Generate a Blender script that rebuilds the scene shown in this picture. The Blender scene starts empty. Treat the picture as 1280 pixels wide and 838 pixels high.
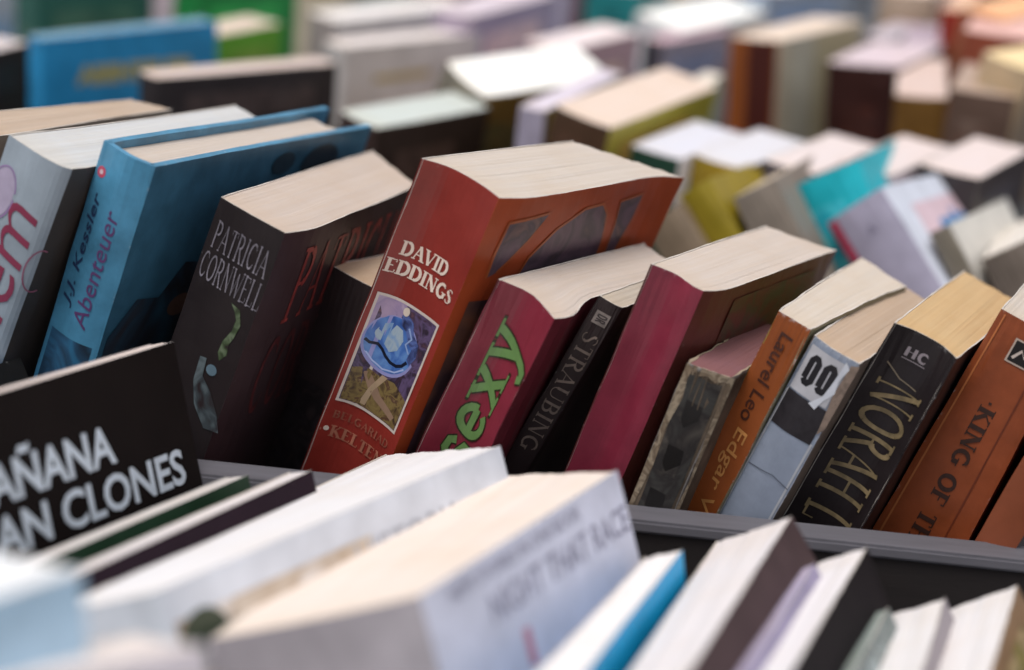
import bpy, bmesh, math, random
from mathutils import Vector, Matrix
C = bpy.context.scene.collection
S = 0.01                                   # all lengths below are centimetres
R = math.radians

# ---------------------------------------------------------------- camera, world, sun, exposure
cam_d = bpy.data.cameras.new('camera'); cam = bpy.data.objects.new('camera', cam_d); C.objects.link(cam)
bpy.context.scene.camera = cam
cam.location = (0, 0, 28.409 * S)
cam.rotation_euler = (Matrix.Rotation(R(90 - 13.5577), 4, 'X') @ Matrix.Rotation(R(6.0025), 4, 'Z')).to_euler()
cam_d.sensor_width = 36; cam_d.lens = 2191.095 / 1280 * 36
cam_d.clip_start = 0.01; cam_d.clip_end = 200
cam_d.dof.use_dof = True; cam_d.dof.focus_distance = 0.615; cam_d.dof.aperture_fstop = 4.2; cam_d.dof.aperture_blades = 0

sc = bpy.context.scene
w = bpy.data.worlds.new('World'); sc.world = w; w.use_nodes = True
nt = w.node_tree; bg = nt.nodes['Background']; sky = nt.nodes.new('ShaderNodeTexSky')
SUN_EL, SUN_AZ = 70, 205                    # azimuth clockwise from +Y: behind the camera, to its left
sky.sky_type = 'NISHITA'; sky.sun_disc = False; sky.sun_elevation = R(SUN_EL); sky.sun_rotation = R(SUN_AZ)
sky.air_density = 1.0; sky.dust_density = 4.0; sky.ozone_density = 1.0
hs = nt.nodes.new('ShaderNodeHueSaturation'); hs.inputs['Saturation'].default_value = 0.35   # overcast
nt.links.new(sky.outputs[0], hs.inputs['Color']); nt.links.new(hs.outputs[0], bg.inputs['Color'])
bg.inputs['Strength'].default_value = 0.15
sun_d = bpy.data.lights.new('sun', 'SUN'); sun_d.energy = 1.6; sun_d.angle = R(25); sun_d.color = (1, .965, .93)
sun = bpy.data.objects.new('sun', sun_d); C.objects.link(sun)
sun.rotation_euler = Vector((-math.sin(R(SUN_AZ)) * math.cos(R(SUN_EL)), -math.cos(R(SUN_AZ)) * math.cos(R(SUN_EL)), -math.sin(R(SUN_EL)))).to_track_quat('-Z', 'Y').to_euler()
sc.view_settings.view_transform = 'Standard'; sc.view_settings.look = 'None'
sc.view_settings.exposure = 0.08; sc.view_settings.gamma = 1.0
sc.render.engine = 'CYCLES'; sc.cycles.use_denoising = True
sc.cycles.max_bounces = 8

# ---------------------------------------------------------------- materials
def lin(h, k=1.0):
    if not isinstance(h, str): return tuple(h)
    v = [int(h[i:i+2], 16) / 255 for i in (0, 2, 4)]
    return tuple(min(1, k * (c / 12.92 if c <= .04045 else ((c + .055) / 1.055) ** 2.4)) for c in v)
_mats = {}
def _new(name):
    m = bpy.data.materials.new(name); m.use_nodes = True
    return m, m.node_tree, m.node_tree.nodes['Principled BSDF']
def _n(nt, t, **kw):
    n = nt.nodes.new(t)
    for k, v in kw.items():
        if k in n.inputs.keys(): n.inputs[k].default_value = v
        else: setattr(n, k, v)
    return n
def _mix(nt, fac, a, b):
    n = nt.nodes.new('ShaderNodeMix'); n.data_type = 'RGBA'
    for sock, v in ((n.inputs[0], fac), (n.inputs[6], a), (n.inputs[7], b)):
        if hasattr(v, 'is_output') or isinstance(v, bpy.types.NodeSocket): nt.links.new(v, sock)
        elif isinstance(v, (int, float)): sock.default_value = v
        else: sock.default_value = (*v[:3], 1)
    return n.outputs[2]
def _ramp(nt, src, lo, hi):
    n = nt.nodes.new('ShaderNodeMapRange'); n.inputs['From Min'].default_value = lo; n.inputs['From Max'].default_value = hi
    nt.links.new(src, n.inputs['Value']); return n.outputs[0]
def tone(c, k):
    'scale a hex colour in linear light'
    v = [min(1, x * k) for x in lin(c)]; return ''.join('%02x' % round(255 * (12.92 * x if x <= .0031308 else 1.055 * x ** (1 / 2.4) - .055)) for x in v)
def cover_mat(col, wear=.35, rough=.42, wearcol=None, mottled=.12, seed=0):
    """printed card: slight mottling, scuffs, whitened wear along folds (uv.x integer) and head edge (uv.y small)"""
    key = ('cover', col, wear, rough, wearcol, mottled, seed)
    if key in _mats: return _mats[key]
    m, nt, p = _new('printed_card'); base = lin(col); wc = lin(wearcol) if wearcol else tuple(min(.62, c * .5 + .28) for c in base)
    uv = _n(nt, 'ShaderNodeUVMap'); geo = _n(nt, 'ShaderNodeTexCoord')
    sep = _n(nt, 'ShaderNodeSeparateXYZ'); nt.links.new(uv.outputs[0], sep.inputs[0])
    n1 = _n(nt, 'ShaderNodeTexNoise', Scale=45., Detail=6., Roughness=.62); nt.links.new(geo.outputs['Object'], n1.inputs['Vector'])
    n2 = _n(nt, 'ShaderNodeTexNoise', Scale=420., Detail=5., Roughness=.7); nt.links.new(geo.outputs['Object'], n2.inputs['Vector'])
    # mottling
    dark = tuple(c * (1 - mottled * 1.6) for c in base); light = tuple(c * (1 + mottled) + mottled * .012 for c in base)
    colr = _mix(nt, _ramp(nt, n1.outputs[0], .3, .7), dark, light)
    # distance to nearest fold, in uv.x units; to the head in cm
    fr = _n(nt, 'ShaderNodeMath', operation='ROUND'); nt.links.new(sep.outputs[0], fr.inputs[0])
    sb = _n(nt, 'ShaderNodeMath', operation='SUBTRACT'); nt.links.new(sep.outputs[0], sb.inputs[0]); nt.links.new(fr.outputs[0], sb.inputs[1])
    ab = _n(nt, 'ShaderNodeMath', operation='ABSOLUTE'); nt.links.new(sb.outputs[0], ab.inputs[0])
    fold = _ramp(nt, ab.outputs[0], .035, .0); head = _ramp(nt, sep.outputs[1], .16, .0)
    mx = _n(nt, 'ShaderNodeMath', operation='MAXIMUM'); nt.links.new(fold, mx.inputs[0]); nt.links.new(head, mx.inputs[1])
    ns = _ramp(nt, n2.outputs[0], .68 - .3 * wear, .78 - .25 * wear)
    ml = _n(nt, 'ShaderNodeMath', operation='MULTIPLY', use_clamp=True); nt.links.new(mx.outputs[0], ml.inputs[0]); nt.links.new(ns, ml.inputs[1])
    # stray scuffs
    n3 = _n(nt, 'ShaderNodeTexNoise', Scale=160., Detail=8., Roughness=.75); mp = _n(nt, 'ShaderNodeMapping'); mp.inputs['Scale'].default_value = (1, 1, .25)
    nt.links.new(geo.outputs['Object'], mp.inputs[0]); nt.links.new(mp.outputs[0], n3.inputs['Vector'])
    sc_ = _ramp(nt, n3.outputs[0], .72 - .05 * wear, .80)
    s2 = _n(nt, 'ShaderNodeMath', operation='MULTIPLY'); s2.inputs[1].default_value = .35 * wear + .05; nt.links.new(sc_, s2.inputs[0])
    mm = _n(nt, 'ShaderNodeMath', operation='ADD', use_clamp=True); nt.links.new(ml.outputs[0], mm.inputs[0]); nt.links.new(s2.outputs[0], mm.inputs[1])
    colr = _mix(nt, mm.outputs[0], colr, wc)
    nt.links.new(colr, p.inputs['Base Color'])
    rr = _n(nt, 'ShaderNodeMapRange'); rr.inputs['To Min'].default_value = rough - .08; rr.inputs['To Max'].default_value = rough + .16
    nt.links.new(n1.outputs[0], rr.inputs['Value']); nt.links.new(rr.outputs[0], p.inputs['Roughness'])
    p.inputs['Specular IOR Level'].default_value = .42 if rough < .7 else .15
    # creases running along the book
    cr = _n(nt, 'ShaderNodeTexNoise', Scale=90., Detail=3.); mp2 = _n(nt, 'ShaderNodeMapping'); mp2.inputs['Scale'].default_value = (1.6, 1.6, .12)
    nt.links.new(geo.outputs['Object'], mp2.inputs[0]); nt.links.new(mp2.outputs[0], cr.inputs['Vector'])
    b = _n(nt, 'ShaderNodeBump', Strength=.2, Distance=.0006); nt.links.new(cr.outputs[0], b.inputs['Height'])
    b2 = _n(nt, 'ShaderNodeBump', Strength=.18, Distance=.0002); nt.links.new(n2.outputs[0], b2.inputs['Height']); nt.links.new(b.outputs[0], b2.inputs['Normal'])
    nt.links.new(b2.outputs[0], p.inputs['Normal'])
    _mats[key] = m; return m
def paper_mat(col, lines=.14):
    lines *= .45
    key = ('paper', col, lines)
    if key in _mats: return _mats[key]
    m, nt, p = _new('page_edges'); base = lin(col)
    uv = _n(nt, 'ShaderNodeUVMap'); mp = _n(nt, 'ShaderNodeMapping'); mp.inputs['Scale'].default_value = (26, .35, 1); nt.links.new(uv.outputs[0], mp.inputs[0])
    n = _n(nt, 'ShaderNodeTexNoise', Scale=1., Detail=4., Roughness=.7); nt.links.new(mp.outputs[0], n.inputs['Vector'])
    mpb = _n(nt, 'ShaderNodeMapping'); mpb.inputs['Scale'].default_value = (7, .12, 1); nt.links.new(uv.outputs[0], mpb.inputs[0])
    n4 = _n(nt, 'ShaderNodeTexNoise', Scale=1., Detail=2.); nt.links.new(mpb.outputs[0], n4.inputs['Vector'])
    tc = _n(nt, 'ShaderNodeTexCoord'); n2 = _n(nt, 'ShaderNodeTexNoise', Scale=38., Detail=5., Roughness=.6); nt.links.new(tc.outputs['Object'], n2.inputs['Vector'])
    c = _mix(nt, _ramp(nt, n.outputs[0], .3, .75), tuple(b * (1 - lines * 1.5) for b in base), tuple(min(1, b * (1 + lines * .3)) for b in base))
    c = _mix(nt, _ramp(nt, n4.outputs[0], .38, .62), c, tuple(b * k for b, k in zip(base, (.95, .93, .90))))
    st = _n(nt, 'ShaderNodeMath', operation='MULTIPLY'); st.inputs[1].default_value = .3; nt.links.new(_ramp(nt, n2.outputs[0], .45, .8), st.inputs[0])
    c = _mix(nt, st.outputs[0], c, tuple(b * k for b, k in zip(base, (.86, .72, .55))))
    sp2 = _n(nt, 'ShaderNodeSeparateXYZ'); nt.links.new(uv.outputs[0], sp2.inputs[0])          # yellowed towards the spine
    ag = _n(nt, 'ShaderNodeMath', operation='MULTIPLY'); ag.inputs[1].default_value = .55; nt.links.new(_ramp(nt, sp2.outputs[1], 1.6, 0.), ag.inputs[0])
    c = _mix(nt, ag.outputs[0], c, tuple(b * k for b, k in zip(base, (.94, .87, .76))))
    gp = _n(nt, 'ShaderNodeMapping'); gp.inputs['Scale'].default_value = (34, .05, 1); nt.links.new(uv.outputs[0], gp.inputs[0])       # a few gaps between leaves
    gn = _n(nt, 'ShaderNodeTexNoise', Scale=1., Detail=1.); nt.links.new(gp.outputs[0], gn.inputs['Vector'])
    gm_ = _n(nt, 'ShaderNodeMath', operation='MULTIPLY'); gm_.inputs[1].default_value = .4; nt.links.new(_ramp(nt, gn.outputs[0], .33, .24), gm_.inputs[0])
    c = _mix(nt, gm_.outputs[0], c, tuple(b * .5 for b in base))
    nt.links.new(c, p.inputs['Base Color']); p.inputs['Roughness'].default_value = .9; p.inputs['Specular IOR Level'].default_value = .15
    b = _n(nt, 'ShaderNodeBump', Strength=.25, Distance=.0003); nt.links.new(n.outputs[0], b.inputs['Height']); nt.links.new(b.outputs[0], p.inputs['Normal'])
    _mats[key] = m; return m
def ink(col, rough=.4, worn=.0):
    key = ('ink', col, rough, worn)
    if key in _mats: return _mats[key]
    m, nt, p = _new('printing_ink'); base = lin(col)
    tc = _n(nt, 'ShaderNodeTexCoord'); n = _n(nt, 'ShaderNodeTexNoise', Scale=220., Detail=4.); nt.links.new(tc.outputs['Object'], n.inputs['Vector'])
    c = _mix(nt, _ramp(nt, n.outputs[0], .35, .7), tuple(b * (.86 - worn * .5) for b in base), base)
    nt.links.new(c, p.inputs['Base Color']); p.inputs['Roughness'].default_value = rough
    _mats[key] = m; return m
def art_mat(cols, scale=60., seed=0., rough=.4):
    """a printed picture: soft patches running through the given colours"""
    key = ('art', tuple(cols), scale, seed)
    if key in _mats: return _mats[key]
    m, nt, p = _new('printed_picture'); tc = _n(nt, 'ShaderNodeTexCoord'); mp = _n(nt, 'ShaderNodeMapping'); mp.inputs['Location'].default_value = (seed, seed * .7, seed * .3)
    nt.links.new(tc.outputs['Object'], mp.inputs[0])
    n = _n(nt, 'ShaderNodeTexNoise', Scale=scale, Detail=3.5, Distortion=1.2); nt.links.new(mp.outputs[0], n.inputs['Vector'])
    r = _n(nt, 'ShaderNodeValToRGB'); els = r.color_ramp.elements
    while len(els) < len(cols): els.new(.5)
    for i, c in enumerate(cols): els[i].position = .3 + .42 * i / max(1, len(cols) - 1); els[i].color = (*lin(c), 1)
    nt.links.new(n.outputs[0], r.inputs[0]); nt.links.new(r.outputs[0], p.inputs['Base Color']); p.inputs['Roughness'].default_value = rough
    _mats[key] = m; return m
def board_mat(col, rough=.6, relief=.4):
    m, nt, p = _new('painted_board'); base = lin(col); tc = _n(nt, 'ShaderNodeTexCoord'); mp = _n(nt, 'ShaderNodeMapping'); mp.inputs['Scale'].default_value = (.25, 2, 2)
    nt.links.new(tc.outputs['Object'], mp.inputs[0]); n = _n(nt, 'ShaderNodeTexNoise', Scale=60., Detail=8., Roughness=.7); nt.links.new(mp.outputs[0], n.inputs['Vector'])
    c = _mix(nt, _ramp(nt, n.outputs[0], .3, .75), tuple(b * .72 for b in base), tuple(b * 1.2 for b in base)); nt.links.new(c, p.inputs['Base Color'])
    p.inputs['Roughness'].default_value = rough; b = _n(nt, 'ShaderNodeBump', Strength=relief, Distance=.0008); nt.links.new(n.outputs[0], b.inputs['Height']); nt.links.new(b.outputs[0], p.inputs['Normal'])
    return m

# ---------------------------------------------------------------- mesh helpers
def link(name, me, parent=None, smooth=False):
    o = bpy.data.objects.new(name, me); C.objects.link(o); o.parent = parent
    if smooth:
        for p in me.polygons: p.use_smooth = True
    return o
def mesh(name, vs, fs, mats, parent=None, fm=None, uvs=None, smooth=False):
    me = bpy.data.meshes.new(name); me.from_pydata([tuple(c * S for c in v) for v in vs], [], fs)
    for m in mats: me.materials.append(m)
    if fm:
        for p, k in zip(me.polygons, fm): p.material_index = k
    if uvs:
        l = me.uv_layers.new(name='UVMap')
        for p in me.polygons:
            for li in p.loop_indices: l.data[li].uv = uvs[me.loops[li].vertex_index]
    me.validate(); me.update()
    return link(name, me, parent, smooth)
def box(name, x0, x1, y0, y1, z0, z1, m, parent=None, bev=.08, rot=None):
    bm = bmesh.new(); bmesh.ops.create_cube(bm, size=1)
    for v in bm.verts: v.co = Vector(((x0 + x1) / 2 + v.co.x * (x1 - x0), (y0 + y1) / 2 + v.co.y * (y1 - y0), (z0 + z1) / 2 + v.co.z * (z1 - z0)))
    bmesh.ops.bevel(bm, geom=bm.edges[:], offset=bev, segments=2, affect='EDGES')
    if rot is not None: bmesh.ops.transform(bm, matrix=rot, verts=bm.verts)
    for v in bm.verts: v.co *= S
    me = bpy.data.meshes.new(name); bm.to_mesh(me); me.materials.append(m); return link(name, me, parent)
def catmull(P, n=8):
    if len(P) < 3:
        a, b = Vector(P[0]), Vector(P[-1]); return [a.lerp(b, i / n) for i in range(n + 1)]
    Q = [2 * Vector(P[0]) - Vector(P[1])] + [Vector(p) for p in P] + [2 * Vector(P[-1]) - Vector(P[-2])]
    out = []
    for i in range(1, len(Q) - 2):
        p0, p1, p2, p3 = Q[i-1:i+3]
        for k in range(n):
            t = k / n; out.append(.5 * ((2 * p1) + (-p0 + p2) * t + (2 * p0 - 5 * p1 + 4 * p2 - p3) * t * t + (-p0 + 3 * p1 - 3 * p2 + p3) * t ** 3))
    out.append(Vector(P[-1])); return out
def resample(P, n):
    L = [0]
    for a, b in zip(P, P[1:]): L.append(L[-1] + (b - a).length)
    out = []
    for i in range(n + 1):
        s = L[-1] * i / n; j = 0
        while j < len(L) - 2 and L[j+1] < s: j += 1
        d = L[j+1] - L[j]; out.append(P[j].lerp(P[j+1], (s - L[j]) / d if d > 1e-9 else 0))
    return out
def normals(P):
    """normal pointing to the right of travel"""
    N = []
    for i in range(len(P)):
        d = P[min(i+1, len(P)-1)] - P[max(i-1, 0)]; d = d.normalized() if d.length > 1e-9 else Vector((1, 0)); N.append(Vector((d.y, -d.x)))
    return N

# ---------------------------------------------------------------- lettering
_fonts = {}
def glyph_mesh(txt, bold=0.0):
    """the built-in typeface as triangles, cap height about 0.73 at size 1"""
    cu = bpy.data.curves.new('t', 'FONT'); cu.body = txt; cu.offset = bold; cu.resolution_u = 3
    o = bpy.data.objects.new('t', cu); C.objects.link(o); dg = bpy.context.evaluated_depsgraph_get(); dg.update()
    me = bpy.data.meshes.new_from_object(o.evaluated_get(dg)); vs = [(v.co.x, v.co.y) for v in me.vertices]; fs = [tuple(p.vertices) for p in me.polygons]
    bpy.data.objects.remove(o); bpy.data.meshes.remove(me); bpy.data.curves.remove(cu); return vs, fs
def arc(cx, cy, rx, ry, a0, a1, n=10): return [(cx + rx * math.cos(R(a0 + (a1 - a0) * i / n)), cy + ry * math.sin(R(a0 + (a1 - a0) * i / n))) for i in range(n + 1)]
# roman capitals as strokes: (width, [(weight, serif at start, serif at end, points)])
T, t_ = 1.0, .38
G = {
 'A': (.74, [(t_, 1, 0, [(.08, 0), (.37, 1)]), (T, 0, 1, [(.35, 1), (.66, 0)]), (t_, 0, 0, [(.18, .34), (.56, .34)])]),
 'V': (.74, [(T, 1, 0, [(.08, 1), (.37, 0)]), (t_, 0, 1, [(.37, 0), (.66, 1)])]),
 'D': (.74, [(T, 1, 1, [(.14, 0), (.14, 1)]), (t_, 0, 0, [(.14, .97), (.34, .97)]), (t_, 0, 0, [(.14, .03), (.34, .03)]), (T, 0, 0, arc(.33, .5, .32, .47, 90, -90))]),
 'I': (.32, [(T, 1, 1, [(.16, 0), (.16, 1)])]),
 'E': (.62, [(T, 1, 1, [(.14, 0), (.14, 1)]), (t_, 0, 0, [(.14, .97), (.53, .97), (.54, .80)]), (t_, 0, 0, [(.14, .52), (.42, .52)]), (t_, 0, 0, [(.14, .03), (.55, .03), (.57, .22)])]),
 'N': (.78, [(t_, 1, 1, [(.14, 0), (.14, 1)]), (T, 0, 0, [(.14, 1), (.64, 0)]), (t_, 0, 1, [(.64, 0), (.64, 1)])]),
 'G': (.76, [(T, 0, 0, arc(.4, .5, .31, .47, 60, 300)), (t_, 0, 0, [(.55, .09), (.63, .18)]), (T, 0, 1, [(.63, .06), (.63, .42)]), (t_, 0, 0, [(.55, .90), (.62, .78)])]),
 'S': (.56, [(t_, 0, 0, arc(.29, .74, .19, .22, 20, 130)), (T, 0, 0, [(.14, .84), (.12, .70), (.24, .56), (.38, .46), (.46, .30), (.42, .14)]), (t_, 0, 0, arc(.27, .22, .19, .20, -30, -170))]),
 'P': (.62, [(T, 1, 1, [(.14, 0), (.14, 1)]), (t_, 0, 0, [(.14, .97), (.32, .97)]), (T, 0, 0, arc(.32, .74, .2, .23, 90, -90)), (t_, 0, 0, [(.32, .51), (.14, .51)])]),
 'R': (.70, [(T, 1, 1, [(.14, 0), (.14, 1)]), (t_, 0, 0, [(.14, .97), (.32, .97)]), (T, 0, 0, arc(.32, .74, .2, .23, 90, -90)), (t_, 0, 0, [(.32, .51), (.14, .51)]), (T, 0, 1, [(.34, .51), (.60, 0)])]),
 'T': (.66, [(T, 1, 0, [(.33, 0), (.33, 1)]), (t_, 0, 0, [(.08, .80), (.09, .97), (.57, .97), (.58, .80)])]),
 'C': (.68, [(T, 0, 0, arc(.38, .5, .28, .47, 60, 300)), (t_, 0, 0, [(.52, .91), (.59, .76)]), (t_, 0, 0, [(.52, .09), (.60, .24)])]),
 'O': (.80, [(T, 0, 0, arc(.4, .5, .30, .47, 50, 310, 14)), (T, 0, 0, arc(.4, .5, .30, .47, -50, 50, 8))]),
 'W': (1.0, [(T, 1, 0, [(.08, 1), (.30, 0)]), (t_, 0, 0, [(.30, 0), (.50, .9)]), (T, 0, 0, [(.50, .9), (.70, 0)]), (t_, 0, 1, [(.70, 0), (.92, 1)])]),
 'L': (.60, [(T, 1, 1, [(.14, 0), (.14, 1)]), (t_, 0, 0, [(.14, .03), (.53, .03), (.55, .24)])]),
 'H': (.78, [(T, 1, 1, [(.14, 0), (.14, 1)]), (T, 1, 1, [(.64, 0), (.64, 1)]), (t_, 0, 0, [(.14, .52), (.64, .52)])]),
 'K': (.74, [(T, 1, 1, [(.14, 0), (.14, 1)]), (t_, 0, 1, [(.14, .42), (.58, 1)]), (T, 0, 1, [(.28, .58), (.64, 0)])]),
 'F': (.58, [(T, 1, 1, [(.14, 0), (.14, 1)]), (t_, 0, 0, [(.14, .97), (.52, .97), (.53, .80)]), (t_, 0, 0, [(.14, .52), (.42, .52)])]),
 'B': (.66, [(T, 1, 1, [(.14, 0), (.14, 1)]), (T, 0, 0, arc(.32, .75, .18, .22, 90, -90)), (T, 0, 0, arc(.34, .27, .2, .24, 90, -90)), (t_, 0, 0, [(.14, .97), (.32, .97)]), (t_, 0, 0, [(.14, .52), (.32, .52)]), (t_, 0, 0, [(.14, .03), (.34, .03)])]),
 '0': (.70, [(T, 0, 0, [(.20, .14), (.20, .86), (.30, .97), (.42, .97), (.52, .86), (.52, .14), (.42, .03), (.30, .03), (.20, .14)])]),
 'U': (.76, [(T, 1, 0, [(.14, 1), (.14, .3)]), (t_, 0, 0, arc(.38, .3, .24, .27, 180, 360)), (t_, 1, 0, [(.62, 1), (.62, .3)])]),
 ' ': (.36, []), '*': (.34, [(T, 0, 0, [(.12, .46), (.22, .46)])]),
 # slab lower case, x height 1
 'y': (1.04, [(T, 1, 0, [(.18, 1), (.53, .02)]), (T, 1, 0, [(.88, 1), (.53, .02), (.42, -.30), (.30, -.46), (.12, -.48), (.08, -.34)])]),
 'x': (1.0, [(T, 1, 1, [(.17, 1), (.83, 0)]), (T, 1, 1, [(.83, 1), (.17, 0)])]),
 'e': (.92, [(T, 0, 0, [(.12, .52), (.80, .52)]), (T, 0, 0, arc(.46, .5, .36, .44, 0, 320, 18))]),
 's': (.80, [(T, 0, 0, [(.68, .72), (.60, .92), (.36, .96), (.16, .84), (.18, .62), (.42, .52), (.66, .38), (.66, .14), (.44, .02), (.18, .06), (.10, .28)])]),
}
def stroke_text(txt, weight=.16, serif=.10, gap=.04):
    """flat quads for a line of text in units of cap height; returns verts, faces, total width"""
    V, F, x = [], [], 0.
    for ch in txt:
        wd, strokes = G[ch]
        for si, (wt, s0, s1, pts) in enumerate(strokes):
            hw = weight * wt / 2; P = [Vector((x + a, b)) for a, b in pts]; N = normals(P); i0 = len(V)
            for p, n in zip(P, N): V += [(p.x + n.x * hw, p.y + n.y * hw), (p.x - n.x * hw, p.y - n.y * hw)]
            F += [(i0 + 2*k, i0 + 2*k + 1, i0 + 2*k + 3, i0 + 2*k + 2) for k in range(len(P) - 1)]
            if serif:
                for on, p in ((s0, P[0]), (s1, P[-1])):
                    if on:
                        h = weight * .13 + .012; d = h if p.y < .5 else -h; i0 = len(V); sw = hw + serif
                        V += [(p.x - sw, p.y - h + d * 0), (p.x + sw, p.y - h), (p.x + sw, p.y + h), (p.x - sw, p.y + h)]; F.append((i0, i0 + 1, i0 + 2, i0 + 3))
        x += wd + gap
    return V, F, x

# ---------------------------------------------------------------- books
def rotm(yaw, lean, tilt=0):
    cy, sy, cl, sl = math.cos(R(yaw)), math.sin(R(yaw)), math.cos(R(lean)), math.sin(R(lean))
    ex = Vector((cy * cl, sy * cl, -sl)); ey = Vector((-sy, cy, 0)); ez = ex.cross(ey)
    m = Matrix((ex, ey, ez)).transposed()
    return Matrix.Rotation(R(tilt), 3, 'X') @ m
class Book: pass
def make_book(key, kind, label, group, spine='604030', front=None, back=None, pages='d8cdbd', wear=.35, rough=.42, hard=False,
              core=None, head=None, extend=0, shear=0., edge_flag=None, mott=.12, lines=.14, hcut=0., taper=0.):
    g = GEO[key]; x, y, yaw, lean, t, d, h, z = g['q']; tilt = g['tilt']; ft = {k: Vector(v) for k, v in g['foot'].items()}; tr = g['trace']
    far = g['row'] == 'b'
    if g['row'] == 'm': pages = tone(pages, .80)      # the middle row is older, duller paper
    if far: ft = dict(A=Vector((0, 0)), B=Vector((t, 0)), C=Vector((t, d)), D=Vector((0, d)))
    M = rotm(yaw, lean, tilt); ez = M.col[2]
    base = Vector((x, y, z + (t * math.sin(R(lean)) if lean > 0 else 0)))
    if extend: base = base - ez * extend; h += extend
    root = bpy.data.objects.new(kind, None); C.objects.link(root); root.empty_display_size = .02
    root.location = base * S; root.rotation_euler = M.to_euler()
    root['label'] = label; root['category'] = 'book'; root['group'] = group
    b = Book(); b.root = root; b.h = h; b.shear = shear; b.taper = taper; b.key = key
    rnd = random.Random(key)
    # footprint
    if far or len(tr.get('AB', [])) == 0:
        mid = (ft['A'] + ft['B']) / 2; dirn = (ft['B'] - ft['A']).normalized(); nn = Vector((dirn.y, -dirn.x)); bow = .10 * t * rnd.uniform(.2, 1)
        ab = [ft['A'], ft['A'].lerp(ft['B'], .25) + nn * bow * .8, mid + nn * bow, ft['A'].lerp(ft['B'], .75) + nn * bow * .8, ft['B']]
    else: ab = [ft['A']] + [Vector(p) for p in tr['AB']] + [ft['B']]
    bc = [ft['B']] + [Vector(p) for p in tr.get('BC', [])] + [ft['C']]
    ad = [ft['A']] + [Vector(p) for p in tr.get('AD', [])] + [ft['D']]
    if len(bc) == 2: m_ = ft['B'].lerp(ft['C'], .5); m_.x += rnd.uniform(-.05, .07); bc = [ft['B'], m_, ft['C']]
    if len(ad) == 2: m_ = ft['A'].lerp(ft['D'], .5); m_.x += rnd.uniform(-.05, .05); ad = [ft['A'], m_, ft['D']]
    sp = resample(catmull(ab), 16); fr = resample(catmull(bc), 20); bk = resample(catmull(ad), 20)
    # soften the two folds
    r_ = min(.07, t * .08); 
    whole = list(reversed(bk)) + sp[1:] + fr[1:]
    ia, ib = 20, 36
    th = .26 if hard else .045
    N = normals(whole)
    for i in (ia, ib):
        bis = N[i]; whole[i] = whole[i] - bis * r_ * .4
    inner = [p - n * th for p, n in zip(whole, N)]
    b.sp = [Vector(p) for p in whole[ia:ib+1]]; b.fr = [Vector(p) for p in whole[ib:]]
    over = .32 if hard else 0.
    cin = lin(core) if core else None
    em = ink(core or 'cfc6bc', .8)
    def strip(name, i0, i1, u0, mat, edge):
        nz = 14; V, F, FM, UV = [], [], [], []; n = i1 - i0 + 1
        for side in (0, 1):
            for k in range(nz + 1):
                zz = (1 - k / nz) * h
                for i in range(n):
                    p = (inner if side else whole)[i0 + i]; wob = .012 * math.sin(zz * 1.7 + i * .35 + rnd.random() * .2) + (rnd.uniform(-.03, .022) * (wear + .3) if k < 2 else 0)
                    q = p + N[i0 + i] * wob
                    V.append((q.x * (1 + taper * (h - zz)) + shear * (h - zz), q.y, zz)); UV.append(((u0 + i / (n - 1)) if name == 'spine' else ((max(-.45, (i - n + 1) / (n - 1) * d * .12) if u0 < 0 else 1 + min(.45, i / (n - 1) * d * .12))), k / nz * h))
        o = n * (nz + 1)
        for k in range(nz):
            for i in range(n - 1):
                a = k * n + i; F.append((a, a + n, a + n + 1, a + 1)); FM.append(0)
                a += o; F.append((a, a + 1, a + n + 1, a + n)); FM.append(1)
        for i in range(n - 1):
            F.append((i, i + 1, o + i + 1, o + i)); FM.append(1); a = nz * n + i; F.append((a, o + a, o + a + 1, a + 1)); FM.append(1)
        for k in range(nz):
            a = k * n; F.append((a, o + a, o + a + n, a + n)); FM.append(1 if name == 'back_cover' else 0); a += n - 1; F.append((a, a + n, o + a + n, o + a)); FM.append(1 if name == 'front_cover' else 0)
        return mesh(name, V, F, [mat, edge], root, FM, UV, smooth=False)
    front = front or spine; back = back or front
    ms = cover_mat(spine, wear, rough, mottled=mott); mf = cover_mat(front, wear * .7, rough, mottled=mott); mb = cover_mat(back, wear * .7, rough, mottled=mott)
    e = ms if hard else em
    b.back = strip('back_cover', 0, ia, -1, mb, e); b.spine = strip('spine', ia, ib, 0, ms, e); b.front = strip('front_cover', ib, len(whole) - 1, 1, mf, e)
    # page block: Coons patch top with page by page jitter, skirt below
    L_ = [inner[ia - j] for j in range(21)]; R_ = [inner[ib + j] for j in range(21)]; Sp = inner[ia:ib+1]
    if over:
        sh = lambda P: resample([p for p in P], 24)[:24]
        L_ = resample(L_, 24)[:23]; R_ = resample(R_, 24)[:23]
    def pt(P, s): f = s * (len(P) - 1); i = min(int(f), len(P) - 2); return P[i].lerp(P[i+1], f - i)
    nu, nv = max(10, min(54, int(t * 14))), 12; top = h - over - (.03 if not hard else 0) - hcut; eps = .008
    jit = [rnd.gauss(0, .006) for _ in range(nu + 1)]
    for i in range(1, nu): jit[i] = jit[i] + .5 * jit[i-1]
    wig = [rnd.gauss(0, .012) for _ in range(nu + 1)]
    fc = rnd.uniform(-.12, .12)
    def coons(s, v):
        l, r, sp_ = pt(L_, v), pt(R_, v), pt(Sp, s); f = L_[-1].lerp(R_[-1], s); f = Vector((f.x, f.y - (.25 * math.sin(math.pi * s) if hard else fc * math.sin(math.pi * s))))
        return l.lerp(r, s) + (sp_ - Sp[0].lerp(Sp[-1], s)) * (1 - v) + (f - L_[-1].lerp(R_[-1], s)) * v
    V, F, UV = [], [], []
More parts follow.
